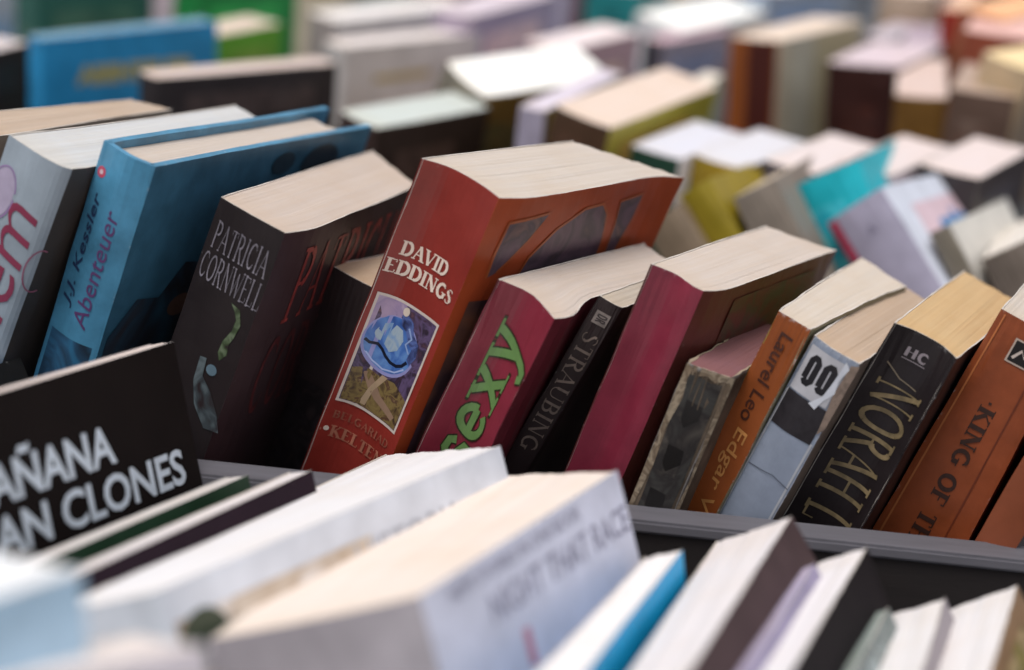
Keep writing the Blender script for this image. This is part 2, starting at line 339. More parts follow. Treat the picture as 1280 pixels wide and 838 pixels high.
    for j in range(nv + 1):
        for i in range(nu + 1):
            s, v = i / nu, j / nv; s_ = min(1 - eps / t, max(eps / t, s)); p = coons(s_, min(1 - .002, max(.003, v)))
            V.append((p.x + (wig[i] * .4 if 0 < i < nu else 0), p.y + (wig[i] if v == 1 else 0), top + jit[i] * (1 if 0 < i < nu else .3) + .012 * math.sin(i * .5 + j * .4))); UV.append((s * t, v * d))
    for j in range(nv):
        for i in range(nu): a = j * (nu + 1) + i; F.append((a, a + 1, a + nu + 2, a + nu + 1))
    ring = [i for i in range(nu + 1)] + [j * (nu + 1) + nu for j in range(1, nv + 1)] + [nv * (nu + 1) + i for i in range(nu - 1, -1, -1)] + [j * (nu + 1) for j in range(nv - 1, 0, -1)]
    zb = over; i0 = len(V); rb = []
    for r in ring: V.append((V[r][0] * (1 + taper * (h - zb)) + shear * (h - zb), V[r][1], zb + .02)); rb.append(len(V) - 1); UV.append(UV[r])
    for k in range(len(ring)):
        k2 = (k + 1) % len(ring); F.append((ring[k2], ring[k], rb[k], rb[k2]))
    F.append(tuple(rb))
    b.pages = mesh('page_block', V, F, [paper_mat(pages, lines)], root, None, UV)
    b.faces = {'spine': b.sp, 'front': b.fr}
    return b
def face_pt(b, face, u, v, off):
    P = b.faces[face]; ch = (P[-1] - P[0]).length; s = u / ch
    L = [0]
    for a, c in zip(P, P[1:]): L.append(L[-1] + (c - a).length)
    q = s * L[-1]; j = 0
    while j < len(L) - 2 and L[j+1] < q: j += 1
    d = (P[j+1] - P[j]); p = P[j] + d * ((q - L[j]) / (L[j+1] - L[j])); d.normalize(); n = Vector((d.y, -d.x)); p = p + n * off
    return (p.x * (1 + b.taper * v) + b.shear * v, p.y, b.h - v)
def put(b, face, V, F, mat, name, off=.03, label=None):
    """lay flat artwork (u, v in cm) on a face, cut finely enough along u to follow its curve"""
    parent = b.spine if face == 'spine' else b.front
    P = b.faces[face]; ch = (P[-1] - P[0]).length; n = 14 if face == 'spine' else 20
    bm = bmesh.new(); bv = [bm.verts.new((u, v, .0006 * (i % 7))) for i, (u, v) in enumerate(V)]
    for f in F:
        try: bm.faces.new([bv[k] for k in f])
        except ValueError: pass
    u0, u1 = min(v[0] for v in V), max(v[0] for v in V)
    for k in range(-n, 2 * n):
        c = ch * k / n
        if u0 < c < u1: bmesh.ops.bisect_plane(bm, geom=bm.verts[:] + bm.edges[:] + bm.faces[:], plane_co=(c, 0, 0), plane_no=(1, 0, 0))
    bm.verts.index_update(); V2 = [tuple(v.co) for v in bm.verts]; F2 = [tuple(v.index for v in f.verts) for f in bm.faces]; bm.free()
    o = mesh(name, [face_pt(b, face, u, v, .012 + off * .4 + e) for u, v, e in V2], F2, [mat], parent)
    if label: o['label'] = label
    return o
def fit_text(V, box, rot=0, slant=0.):
    """stretch unit text into a (u0,v0,u1,v1) box of the face; rot 0 reads across, 'cw' reads down, 'ccw' reads up"""
    if slant: V = [(x + slant * y, y) for x, y in V]
    x0, x1 = min(v[0] for v in V), max(v[0] for v in V); y0, y1 = min(v[1] for v in V), max(v[1] for v in V); u0, v0, u1, v1 = box
    out = []
    for x, y in V:
        a, c = (x - x0) / (x1 - x0), (y - y0) / (y1 - y0)
        if rot == 0: out.append((u0 + a * (u1 - u0), v1 - c * (v1 - v0)))
        elif rot == 'cw': out.append((u0 + c * (u1 - u0), v0 + a * (v1 - v0)))
        else: out.append((u1 - c * (u1 - u0), v1 - a * (v1 - v0)))
    return out
def roman(b, face, txt, box, col, rot=0, weight=.16, serif=.1, gap=.04, name='lettering', slope=0., off=.03, rough=.45, worn=0.):
    V, F, _ = stroke_text(txt, weight, serif, gap); V = fit_text(V, box, rot)
    if slope: V = [(u, v + slope * (u - box[0])) for u, v in V]
    return put(b, face, V, F, ink(col, rough, worn), name, off)
def sans(b, face, txt, box, col, rot=0, bold=0., slant=0., name='lettering', slope=0., off=.03, rough=.45, worn=0.):
    V, F = glyph_mesh(txt, bold); V = fit_text(V, box, rot, slant)
    if slope: V = [(u, v + slope * (u - box[0])) for u, v in V]
    return put(b, face, V, F, ink(col, rough, worn), name, off)
def grid(b, face, box, mat, name, off=.02, n=8, mask=None):
    u0, v0, u1, v1 = box; V = [(u0 + (u1 - u0) * i / n, v0 + (v1 - v0) * j / n) for j in range(n + 1) for i in range(n + 1)]
    F = [(j * (n + 1) + i, (j + 1) * (n + 1) + i, (j + 1) * (n + 1) + i + 1, j * (n + 1) + i + 1) for j in range(n) for i in range(n)]
    return put(b, face, V, F, mat, name, off)
def poly(b, face, pts, mat, name, off=.025):
    return put(b, face, [tuple(p) for p in pts], [tuple(range(len(pts) - 1, -1, -1))], mat, name, off)
def ell(cu, cv, ru, rv, n=24, a0=0, rot=0):
    c, s = math.cos(R(rot)), math.sin(R(rot))
    return [(cu + ru * math.cos(2 * math.pi * k / n) * c - rv * math.sin(2 * math.pi * k / n) * s, cv + ru * math.cos(2 * math.pi * k / n) * s + rv * math.sin(2 * math.pi * k / n) * c) for k in range(n)]
def line(b, face, pts, wd, mat, name, off=.03):
    P = [Vector(p) for p in pts]; N = normals(P); V = []
    for p, n in zip(P, N): V += [tuple(p + n * wd / 2), tuple(p - n * wd / 2)]
    return put(b, face, V, [(2*k, 2*k+1, 2*k+3, 2*k+2) for k in range(len(P) - 1)], mat, name, off)

# GEO: solved pose (x, y, yaw, lean, thickness, depth, height, z) and head outline of every book, in cm and degrees
GEO = {
 'pre': dict(q=[-25.41, 63.05, -19.33, 17.31, 1.88, 11.24, 18.59, 1.21], foot={'D': [0.34, 10.63], 'C': [1.53, 11.88], 'A': [0.0, 0.0], 'B': [1.88, 0.0]}, trace={}, row='m', tilt=0),
 'salem': dict(q=[-23.55, 60.32, -21.4, 19.7, 2.69, 14.24, 19.81, 0.01], foot={'A': [0.13, -0.2], 'B': [2.66, 0.11], 'D': [-0.1, 14.41], 'C': [2.69, 14.24]}, trace={'AB': [[1.41, -0.31], [2.32, -0.16]], 'AD': [[0.17, 4.23]]}, row='m', tilt=0),
 'blue': dict(q=[-19.33, 60.04, -19.89, 15.55, 2.22, 16.27, 19.9, -0.15], foot={'A': [0.08, -0.08], 'B': [2.3, -0.16], 'C': [2.08, 16.7], 'D': [-0.09, 16.3]}, trace={'AB': [[1.33, -0.4]]}, row='m', tilt=0),
 'patricia': dict(q=[-15.01, 59.82, -15.71, 16.26, 2.45, 13.35, 17.9, 0.12], foot={'A': [-0.14, 0.01], 'B': [2.68, -0.48], 'D': [-0.45, 14.82], 'C': [2.52, 12.7]}, trace={'AB': [[1.27, -0.28]], 'BC': [[2.92, 1.6], [2.8, 4.76], [2.73, 8.46]]}, row='m', tilt=0),
 'small': dict(q=[-10.71, 64.28, -20.52, 14.83, 1.9, 5.34, 15.92, -0.81], foot={'A': [-0.18, 0.36], 'B': [1.86, 0.12], 'D': [0.28, 4.7], 'C': [1.9, 5.34]}, trace={}, row='m', tilt=0),
 'eddings': dict(q=[-8.29, 61.18, -31.41, 15.71, 4.07, 11.57, 18.59, 1.2], foot={'A': [0.45, -0.04], 'B': [3.61, 0.28], 'D': [0.32, 10.12], 'C': [4.05, 12.74]}, trace={'AB': [[1.3, 0.6], [2.61, 0.57]], 'BC': [[3.85, 1.91], [3.87, 4.88], [3.75, 8.41], [3.7, 11.05]]}, row='m', tilt=0),
 'sexy': dict(q=[-6.2, 60.31, -28.64, 21.27, 2.48, 11.22, 17.4, -0.67], foot={'A': [-0.03, 0.02], 'B': [2.49, -0.03], 'D': [0.02, 11.2], 'C': [2.48, 11.22]}, trace={'AB': [[1.07, 0.59]], 'BC': [[2.54, 1.24], [2.01, 3.9]]}, row='m', tilt=0),
 'straub': dict(q=[-3.55, 61.49, -24.39, 23.7, 0.96, 7.97, 17.39, -0.32], foot={'A': [-0.02, -0.02], 'B': [0.89, 0.29], 'D': [0.15, 7.58], 'C': [0.96, 7.97]}, trace={}, row='m', tilt=0),
 'plum': dict(q=[-0.22, 60.38, -28.24, 16.52, 2.46, 11.85, 17.7, -0.18], foot={'A': [0.24, -0.12], 'B': [2.32, 0.01], 'C': [2.5, 12.74], 'D': [-0.06, 11.15]}, trace={'AB': [[1.1, 0.22], [1.85, -0.01]], 'BC': [[2.57, 1.25], [2.59, 2.97], [2.55, 6.13]]}, row='m', tilt=0),
 'worn': dict(q=[2.37, 58.21, -23.54, 15.07, 1.69, 8.36, 14.62, -0.02], foot={'A': [0.11, -0.26], 'B': [1.59, 0.38], 'D': [0.06, 8.18], 'C': [1.69, 8.36]}, trace={}, row='m', tilt=0),
 'edgar': dict(q=[3.8, 60.15, -25.14, 18.19, 1.54, 11.68, 17.39, -0.67], foot={'A': [0.12, -0.04], 'B': [1.47, -0.16], 'C': [1.85, 11.45], 'D': [-0.4, 12.19]}, trace={'AB': [[0.73, -0.07]], 'BC': [[1.5, 2.47], [1.59, 7.23]], 'CD': [[1.15, 12.93]]}, row='m', tilt=0),
 'oo': dict(q=[4.75, 59.78, -24.87, 19.88, 1.88, 11.82, 17.14, -1.08], foot={'A': [0.01, 0.01], 'B': [1.88, -0.13], 'D': [-0.03, 11.96], 'C': [1.88, 11.82]}, trace={'AB': [[0.91, -0.26]]}, row='m', tilt=0),
 'norah': dict(q=[7.45, 59.88, -24.21, 19.06, 2.6, 12.02, 17.3, -0.82], foot={'A': [0.09, -0.03], 'B': [2.52, -0.13], 'D': [-0.04, 12.24], 'C': [2.6, 12.02]}, trace={'AB': [[0.9, 0.46], [1.77, 0.48]]}, row='m', tilt=0),
 'king': dict(q=[11.47, 60.52, -22.96, 17.31, 3.02, 11.0, 17.47, -0.52], foot={'A': [0.15, 0.06], 'B': [2.78, -0.06], 'C': [3.02, 11.0], 'D': [0.0, 11.0]}, trace={}, row='m', tilt=0),
 'last': dict(q=[13.62, 58.31, -23.01, 18.5, 1.35, 11.0, 15.47, -0.53], foot={'A': [0.01, -0.03], 'B': [1.35, 0.0], 'C': [1.35, 11.0], 'D': [0.0, 11.0]}, trace={}, row='m', tilt=0),
 'edgeblack': dict(q=[-13.15, 45.12, -20.96, -29.26, 0.7, 10.25, 16.96, -3.16], foot={'C': [0.27, 10.91], 'A': [0.0, 0.0], 'B': [0.7, 0.0], 'D': [0.0, 10.25]}, trace={}, row='f', tilt=0),
 'edgeblue': dict(q=[-9.99, 47.06, -16.37, -42.01, 0.72, 11.1, 17.76, -2.03], foot={'C': [0.74, 11.07], 'A': [0.0, 0.0], 'B': [0.72, 0.0], 'D': [0.0, 11.1]}, trace={}, row='f', tilt=0),
 'clones': dict(q=[-11.92, 44.35, -23.47, -17.68, 0.97, 11.09, 16.08, -2.14], foot={'C': [1.14, 10.88], 'A': [0.0, 0.0], 'B': [0.97, 0.0], 'D': [0.0, 11.09]}, trace={}, row='f', tilt=0),
 'green': dict(q=[-10.08, 41.71, -24.38, -18.32, 0.89, 11.48, 11.78, -1.4], foot={'C': [0.94, 11.41], 'A': [0.0, 0.0], 'B': [0.89, 0.0], 'D': [0.0, 11.48]}, trace={}, row='f', tilt=0),
 'purple': dict(q=[-7.8, 41.06, -24.04, -18.31, 0.88, 11.56, 12.28, -1.32], foot={'C': [0.92, 11.5], 'A': [0.0, 0.0], 'B': [0.88, 0.0], 'D': [0.0, 11.56]}, trace={}, row='f', tilt=0),
 'whitebook': dict(q=[-7.18, 39.2, -26.16, -22.18, 4.3, 17.23, 12.19, -1.33], foot={'C': [5.2, 15.84], 'D': [-1.18, 18.87], 'B': [3.78, 0.53], 'A': [0.65, -0.59]}, trace={}, row='f', tilt=0),
 'paleblue': dict(q=[-15.17, 23.83, -33.54, -9.92, 3.0, 11.94, 15.08, -0.87], foot={'C': [3.18, 11.79], 'A': [0.0, 0.0], 'B': [3.0, 0.0], 'D': [0.0, 11.94]}, trace={}, row='f', tilt=0),
 'nearpink': dict(q=[-13.36, 24.37, -48.58, -18.76, 3.0, 11.81, 14.03, -1.02], foot={'C': [3.43, 11.58], 'A': [0.0, 0.0], 'B': [3.0, 0.0], 'D': [0.0, 11.81]}, trace={}, row='f', tilt=0),
 'interview': dict(q=[-2.61, 39.27, -21.18, -21.61, 6.47, 13.7, 12.72, -1.8], foot={'A': [0.69, -0.77], 'B': [6.05, 0.53], 'C': [7.15, 11.94], 'D': [-1.5, 16.13]}, trace={}, row='f', tilt=0),
 'cyan': dict(q=[2.76, 35.62, -18.36, -12.76, 1.48, 13.19, 12.07, -1.35], foot={'C': [1.29, 13.41], 'D': [0.33, 12.72], 'A': [0.0, 0.0], 'B': [1.48, 0.0]}, trace={}, row='f', tilt=0),
 'f8': dict(q=[10.86, 35.74, -17.72, -36.24, 2.37, 13.43, 13.98, -1.08], foot={'C': [2.57, 12.98], 'D': [-0.4, 14.29], 'A': [0.0, 0.0], 'B': [2.37, 0.0]}, trace={}, row='f', tilt=0),
 'lilac': dict(q=[12.35, 32.78, -19.62, -37.07, 0.9, 13.54, 14.33, -1.02], foot={'C': [0.9, 13.53], 'A': [0.0, 0.0], 'B': [0.9, 0.0], 'D': [0.0, 13.54]}, trace={}, row='f', tilt=0),
 'f9': dict(q=[10.91, 35.59, -20.09, -28.19, 1.9, 13.14, 13.02, -1.22], foot={'C': [1.85, 13.27], 'D': [0.07, 12.98], 'A': [0.0, 0.0], 'B': [1.9, 0.0]}, trace={}, row='f', tilt=0),
 'glossy': dict(q=[12.7, 33.5, -21.18, -31.1, 0.59, 12.95, 12.79, -1.27], foot={'C': [0.6, 12.93], 'A': [0.0, 0.0], 'B': [0.59, 0.0], 'D': [0.0, 12.95]}, trace={}, row='f', tilt=0),
 'f10': dict(q=[13.66, 35.39, -18.12, -29.12, 1.84, 12.69, 12.11, -1.38], foot={'C': [1.84, 12.72], 'D': [0.0, 12.66], 'A': [0.0, 0.0], 'B': [1.84, 0.0]}, trace={}, row='f', tilt=0),
 'f11': dict(q=[16.29, 35.49, -20.0, -33.69, 2.17, 12.93, 12.72, -1.29], foot={'C': [2.18, 12.93], 'D': [-0.03, 12.94], 'A': [0.0, 0.0], 'B': [2.17, 0.0]}, trace={}, row='f', tilt=0),
 'lavender': dict(q=[25.08, 77.73, -29.47, -41.76, 3.27, 12.59, 18.22, 1.77], foot={'A': [0.37, -0.99], 'B': [2.86, 0.93], 'C': [3.23, 12.59], 'D': [0.0, 12.59]}, trace={}, row='b', tilt=0),
 'teal': dict(q=[21.15, 82.74, -19.36, -30.58, 3.94, 11.5, 18.03, 0.93], foot={'A': [-1.71, 6.49], 'B': [4.96, -5.44], 'C': [3.94, 11.5], 'D': [0.0, 11.5]}, trace={}, row='b', tilt=0),
 'taupe': dict(q=[19.42, 79.09, -17.01, -34.23, 2.24, 11.5, 18.12, 1.31], foot={'A': [-0.98, 4.23], 'B': [2.94, -3.74], 'C': [2.24, 11.5], 'D': [0.0, 11.5]}, trace={}, row='b', tilt=0),
 'olive': dict(q=[17.76, 79.12, -20.9, -38.07, 1.72, 11.5, 18.24, 1.66], foot={'A': [-0.26, 0.85], 'B': [1.97, -0.85], 'C': [1.72, 11.5], 'D': [0.0, 11.5]}, trace={}, row='b', tilt=0),
 'taupe2': dict(q=[28.6, 77.6, -25.76, -36.0, 1.13, 12.75, 17.97, 1.04], foot={'A': [1.84, -6.7], 'B': [-3.04, 15.64], 'C': [2.96, 4.81], 'D': [0.0, 12.75]}, trace={}, row='b', tilt=0),
 'greybrown': dict(q=[30.7, 77.9, -19.5, -33.75, 2.31, 11.5, 17.66, 0.12], foot={'A': [-0.08, 0.2], 'B': [2.34, -0.23], 'C': [2.31, 11.5], 'D': [0.0, 11.5]}, trace={}, row='b', tilt=0),
 'charcoal': dict(q=[-21.15, 96.48, -48.36, -1.08, 1.98, 11.44, 17.81, 0.39], foot={'B': [1.91, -0.0], 'C': [2.01, 11.34], 'A': [0.0, 0.0], 'D': [0.0, 11.44]}, trace={}, row='b', tilt=8),
 'bluecover': dict(q=[-29.19, 103.42, -40.86, -0.33, 1.49, 12.4, 20.58, -1.65], foot={'B': [1.56, 0.03], 'C': [1.41, 12.34], 'A': [0.0, 0.0], 'D': [0.0, 12.4]}, trace={}, row='b', tilt=8),
 'darkleft': dict(q=[-34.74, 104.17, -21.44, -0.89, 2.9, 4.92, 17.71, -0.27], foot={'B': [2.37, 0.7], 'C': [3.45, 4.1], 'A': [0.0, 0.0], 'D': [0.0, 4.92]}, trace={}, row='b', tilt=8),
 'whitebox': dict(q=[-13.3, 112.22, -43.81, -1.19, 2.19, 11.31, 17.95, 1.58], foot={'A': [-0.1, 0.11], 'B': [2.24, -0.19], 'C': [2.18, 11.31], 'D': [0.0, 11.31]}, trace={}, row='b', tilt=8),
 'browncover': dict(q=[-11.39, 94.04, -39.48, 5.64, 2.8, 8.5, 17.72, -0.07], foot={'A': [0.01, -0.01], 'B': [2.56, 0.25], 'C': [3.07, 8.2], 'D': [0.0, 8.5]}, trace={}, row='b', tilt=8),
 'gleam': dict(q=[-10.08, 104.23, -41.6, 21.22, 3.44, 10.6, 18.04, 2.65], foot={'A': [-0.22, -0.29], 'B': [3.46, 0.44], 'C': [3.42, 10.06], 'D': [0.23, 10.94]}, trace={}, row='b', tilt=8),
 'yellowish': dict(q=[-1.42, 94.66, -28.07, 8.45, 3.47, 13.54, 17.96, 0.96], foot={'A': [-0.13, 0.05], 'B': [3.64, -0.15], 'C': [3.25, 13.85], 'D': [0.2, 13.38]}, trace={}, row='b', tilt=8),
 'orange': dict(q=[13.75, 117.54, -34.3, -6.4, 3.61, 12.5, 18.21, 3.84], foot={'A': [0.53, -1.11], 'B': [2.95, 0.87], 'C': [4.49, 10.89], 'D': [-1.07, 14.42]}, trace={}, row='b', tilt=8),
 'maroon': dict(q=[19.72, 112.71, -26.88, -6.77, 4.72, 9.58, 18.12, 3.26], foot={'A': [0.16, -0.69], 'B': [4.26, 1.39], 'C': [4.96, 8.71], 'D': [0.0, 9.58]}, trace={}, row='b', tilt=8),
 'ochre': dict(q=[22.18, 105.02, -10.66, -4.84, 2.98, 11.5, 18.05, 2.43], foot={'A': [-0.08, -0.67], 'B': [3.0, 0.68], 'C': [2.98, 11.5], 'D': [0.0, 11.5]}, trace={}, row='b', tilt=8),
 'darkmid': dict(q=[7.27, 125.81, -36.57, -1.15, 1.57, 9.06, 18.07, 2.83], foot={'A': [-0.51, 0.52], 'B': [1.39, 0.22], 'C': [2.14, 8.1], 'D': [0.0, 9.06]}, trace={}, row='b', tilt=8),
 'redfar': dict(q=[28.21, 122.13, -20.05, -6.22, 1.58, 11.5, 18.5, 6.6], foot={'A': [-0.25, 0.42], 'B': [1.61, -0.35], 'C': [1.58, 11.5], 'D': [0.0, 11.5]}, trace={}, row='b', tilt=8),
 'whiteleft': dict(q=[-41.37, 125.07, -31.94, -0.15, 2.86, 5.31, 17.91, 1.53], foot={'B': [2.55, 0.37], 'C': [3.2, 4.9], 'A': [0.0, 0.0], 'D': [0.0, 5.31]}, trace={}, row='b', tilt=8),
 'lilacsmall': dict(q=[-0.95, 94.08, -22.13, 0.32, 1.5, 11.5, 17.87, 0.89], foot={'A': [-0.02, 0.09], 'B': [1.52, -0.09], 'C': [1.5, 11.5], 'D': [0.0, 11.5]}, trace={}, row='b', tilt=8),
 'creamfar': dict(q=[-12.01, 119.04, -29.56, 1.13, 1.59, 7.79, 17.82, 0.76], foot={'A': [-0.28, 0.48], 'B': [1.46, 0.15], 'C': [2.04, 7.05], 'D': [0.0, 7.79]}, trace={}, row='b', tilt=8),
 'tanfar': dict(q=[-1.98, 111.16, -25.55, 1.04, 1.82, 7.3, 17.82, 0.75], foot={'A': [-0.15, 0.35], 'B': [1.67, 0.29], 'C': [2.14, 6.54], 'D': [0.0, 7.3]}, trace={}, row='b', tilt=8),
 'greyfar': dict(q=[21.54, 125.11, -27.34, 1.08, 1.76, 7.49, 18.23, 4.49], foot={'A': [-0.17, 0.62], 'B': [1.52, 0.76], 'C': [2.2, 5.93], 'D': [0.0, 7.49]}, trace={}, row='b', tilt=8),
 'mintfar': dict(q=[7.64, 105.35, -21.46, 1.05, 1.18, 5.98, 17.91, 1.61], foot={'A': [-0.14, 0.53], 'B': [1.07, 0.33], 'C': [1.43, 4.99], 'D': [0.0, 5.98]}, trace={}, row='b', tilt=8),
 'darkgreen': dict(q=[-35.92, 122.7, -42.21, -0.11, 2.9, 9.12, 19.84, 0.72], foot={'B': [3.19, -0.14], 'C': [2.58, 9.29], 'A': [0.0, 0.0], 'D': [0.0, 9.12]}, trace={}, row='b', tilt=8),
 'palepink': dict(q=[-27.03, 127.19, -15.79, -2.69, 3.63, 11.5, 18.06, 2.6], foot={'A': [0.36, -0.65], 'B': [3.29, 0.65], 'C': [3.63, 11.5], 'D': [0.0, 11.5]}, trace={}, row='b', tilt=8),
 'fargreen': dict(q=[-25.63, 124.83, -41.35, -0.21, 2.86, 8.69, 19.06, 2.85], foot={'B': [3.09, -0.12], 'C': [2.59, 8.85], 'A': [0.0, 0.0], 'D': [0.0, 8.69]}, trace={}, row='b', tilt=8),
 'lime': dict(q=[-22.78, 115.15, -29.47, -0.15, 2.86, 6.36, 17.89, 1.36], foot={'B': [2.5, 0.51], 'C': [3.26, 5.76], 'A': [0.0, 0.0], 'D': [0.0, 6.36]}, trace={}, row='b', tilt=8),
 'whitefar': dict(q=[-16.4, 125.19, -40.22, 0.17, 2.92, 13.4, 18.06, 2.28], foot={'A': [-0.0, 0.01], 'B': [3.26, -0.34], 'C': [2.52, 13.85], 'D': [0.0, 13.4]}, trace={}, row='b', tilt=8),
 'lilacfar': dict(q=[-7.47, 119.71, -25.7, -0.01, 3.02, 12.27, 18.18, 3.58], foot={'B': [3.11, -0.17], 'C': [2.91, 12.51], 'A': [0.0, 0.0], 'D': [0.0, 12.27]}, trace={}, row='b', tilt=8),
 'pinkfar': dict(q=[-1.5, 114.63, -31.12, 1.12, 3.0, 9.75, 18.04, 2.61], foot={'A': [-0.14, 0.24], 'B': [2.98, 0.05], 'C': [3.17, 9.4], 'D': [0.0, 9.75]}, trace={}, row='b', tilt=8),
 'tealfar': dict(q=[3.58, 135.15, -14.92, -2.73, 4.27, 11.5, 18.36, 5.3], foot={'A': [0.19, -0.71], 'B': [4.1, 0.73], 'C': [4.27, 11.5], 'D': [0.0, 11.5]}, trace={}, row='b', tilt=8),
 'whitemid': dict(q=[4.53, 131.79, -34.91, 7.36, 4.14, 12.12, 18.23, 3.99], foot={'A': [0.07, 0.39], 'B': [4.39, -0.87], 'C': [4.52, 11.78], 'D': [-0.83, 13.14]}, trace={}, row='b', tilt=8),
 'greyblue': dict(q=[14.71, 140.4, -48.23, -0.25, 2.88, 10.39, 18.46, 6.34], foot={'B': [2.24, 0.71], 'C': [3.53, 9.58], 'A': [0.0, 0.0], 'D': [0.0, 10.39]}, trace={}, row='b', tilt=8),
 'beigefar': dict(q=[24.79, 132.18, -14.67, -2.92, 3.98, 11.5, 18.56, 7.13], foot={'A': [0.08, -0.83], 'B': [3.92, 0.87], 'C': [3.98, 11.5], 'D': [0.0, 11.5]}, trace={}, row='b', tilt=8),
 'darkbit': dict(q=[24.35, 118.09, -11.78, -3.49, 2.52, 11.5, 18.2, 3.89], foot={'A': [0.03, -1.1], 'B': [2.52, 1.12], 'C': [2.52, 11.5], 'D': [0.0, 11.5]}, trace={}, row='b', tilt=8),
 'peach': dict(q=[25.02, 118.07, -33.96, 5.43, 2.94, 11.5, 18.53, 6.87], foot={'A': [-0.47, 1.33], 'B': [3.35, -1.25], 'C': [2.94, 11.5], 'D': [0.0, 11.5]}, trace={}, row='b', tilt=8),
 'brownred': dict(q=[25.89, 112.19, -18.56, -0.79, 4.19, 11.5, 18.42, 5.86], foot={'A': [0.02, -0.12], 'B': [4.18, 0.14], 'C': [4.19, 11.5], 'D': [0.0, 11.5]}, trace={}, row='b', tilt=8),
 'cream': dict(q=[23.91, 107.15, -43.89, 6.72, 3.38, 11.5, 18.32, 5.04], foot={'A': [-0.47, 0.91], 'B': [3.79, -0.85], 'C': [3.38, 11.5], 'D': [0.0, 11.5]}, trace={}, row='b', tilt=8),
 'greybrown2': dict(q=[23.94, 104.15, -16.84, -1.29, 3.68, 11.5, 18.12, 3.1], foot={'A': [0.02, -0.2], 'B': [3.67, 0.2], 'C': [3.68, 11.5], 'D': [0.0, 11.5]}, trace={}, row='b', tilt=8),
 'w1': dict(q=[4.43, 93.24, -29.48, 2.41, 2.9, 7.74, 17.7, -0.29], foot={'A': [-0.08, 0.28], 'B': [2.86, 0.02], 'C': [3.09, 7.36], 'D': [-0.05, 7.77]}, trace={}, row='b', tilt=8),
 'w2': dict(q=[7.64, 93.18, -30.72, 2.64, 2.93, 8.01, 17.69, -0.37], foot={'A': [-0.13, 0.33], 'B': [2.93, -0.04], 'C': [3.07, 7.67], 'D': [-0.0, 8.0]}, trace={}, row='b', tilt=8),
 'w3': dict(q=[11.66, 93.04, -31.31, 1.25, 2.93, 8.62, 17.71, -0.32], foot={'A': [-0.03, 0.05], 'B': [2.85, 0.23], 'C': [3.1, 8.13], 'D': [-0.04, 8.76]}, trace={}, row='b', tilt=8),
 'w4': dict(q=[15.68, 93.09, -32.05, 0.87, 2.88, 8.55, 17.74, -0.02], foot={'A': [-0.15, 0.33], 'B': [2.89, 0.0], 'C': [2.9, 8.39], 'D': [0.12, 8.29]}, trace={}, row='b', tilt=8),
 'w5': dict(q=[19.91, 93.06, -31.19, 0.42, 3.22, 8.56, 17.77, 0.27], foot={'A': [-0.01, 0.02], 'B': [3.12, 0.32], 'C': [3.36, 8.07], 'D': [-0.01, 8.61]}, trace={}, row='b', tilt=8),
 'taupe0': dict(q=[16.05, 78.96, -20.57, -38.61, 2.23, 11.5, 17.82, 0.48], foot={'A': [-0.21, 0.63], 'B': [2.41, -0.58], 'C': [2.23, 11.5], 'D': [0.0, 11.5]}, trace={}, row='b', tilt=0),
}

# ---------------------------------------------------------------- setting
def struct(o): o['kind'] = 'structure'; return o
gm = board_mat('8a8782', .85)
struct(box('ground', -900, 900, -600, 1400, -87, -85, gm, bev=.1))
dark = board_mat('4b474b', .55); darker = board_mat('51484a', .8)
def stand(name, label, cat):
    o = bpy.data.objects.new(name, None); C.objects.link(o); o['label'] = label; o['category'] = cat; return o
st = stand('book_trays', 'dark grey wooden trays whose divider board runs between the front and middle rows of books', 'tray')
box('rail_cap', -75, 95, 55.35, 57.0, 8.75, 9.2, board_mat('615f65', .6, .1), st, .1)
box('divider_board', -75, 95, 55.5, 56.7, -7, 8.748, board_mat('1c1514', .85), st, .05)
box('divider_board', -75, 95, 76.0, 76.7, -7, 3.5, dark, st, .1)
box('front_board', -75, 95, 15.0, 16.5, -8, -1.0, dark, st, .12)
box('bottom_board', -75, 95, 16.5, 55.45, -8.4, -7.2, darker, st)
box('bottom_board', -75, 95, 57.0, 75.95, -3.6, -2.4, darker, st)
box('bottom_board', -75, 95, 76.75, 93.0, -2.6, -1.4, darker, st)
box('end_board', -76.5, -75, 15.0, 93.0, -8.4, 8.5, dark, st); box('end_board', 95, 96.5, 15.0, 93.0, -8.4, 8.5, dark, st)
for xx in (-70, 90):
    for yy in (20, 88): box('leg', xx - 3, xx + 3, yy - 3, yy + 3, -85, -8.4, dark, st)
sl = stand('sloping_book_table', 'long dark sloping table holding the blurred rows of books at the back', 'table')
Mt = Matrix.Translation((0, 93.6, -1.2)) @ Matrix.Rotation(R(8), 4, 'X')
box('table_top', -90, 130, 0, 100, -1.5, -.4, darker, sl, .1, Mt)
for xx in (-84, 124):
    for yy in (98, 185): box('leg', xx - 3, xx + 3, yy - 3, yy + 3, -85, -3.5 + (yy - 93) * .14, dark, sl)

GM, GF, GS, GB = 'books leaning right in the middle row', 'books leaning left in the front row', 'books leaning left behind the middle row', 'blurred books on the far table'
PB, HB = 'paperback_book', 'hardcover_book'

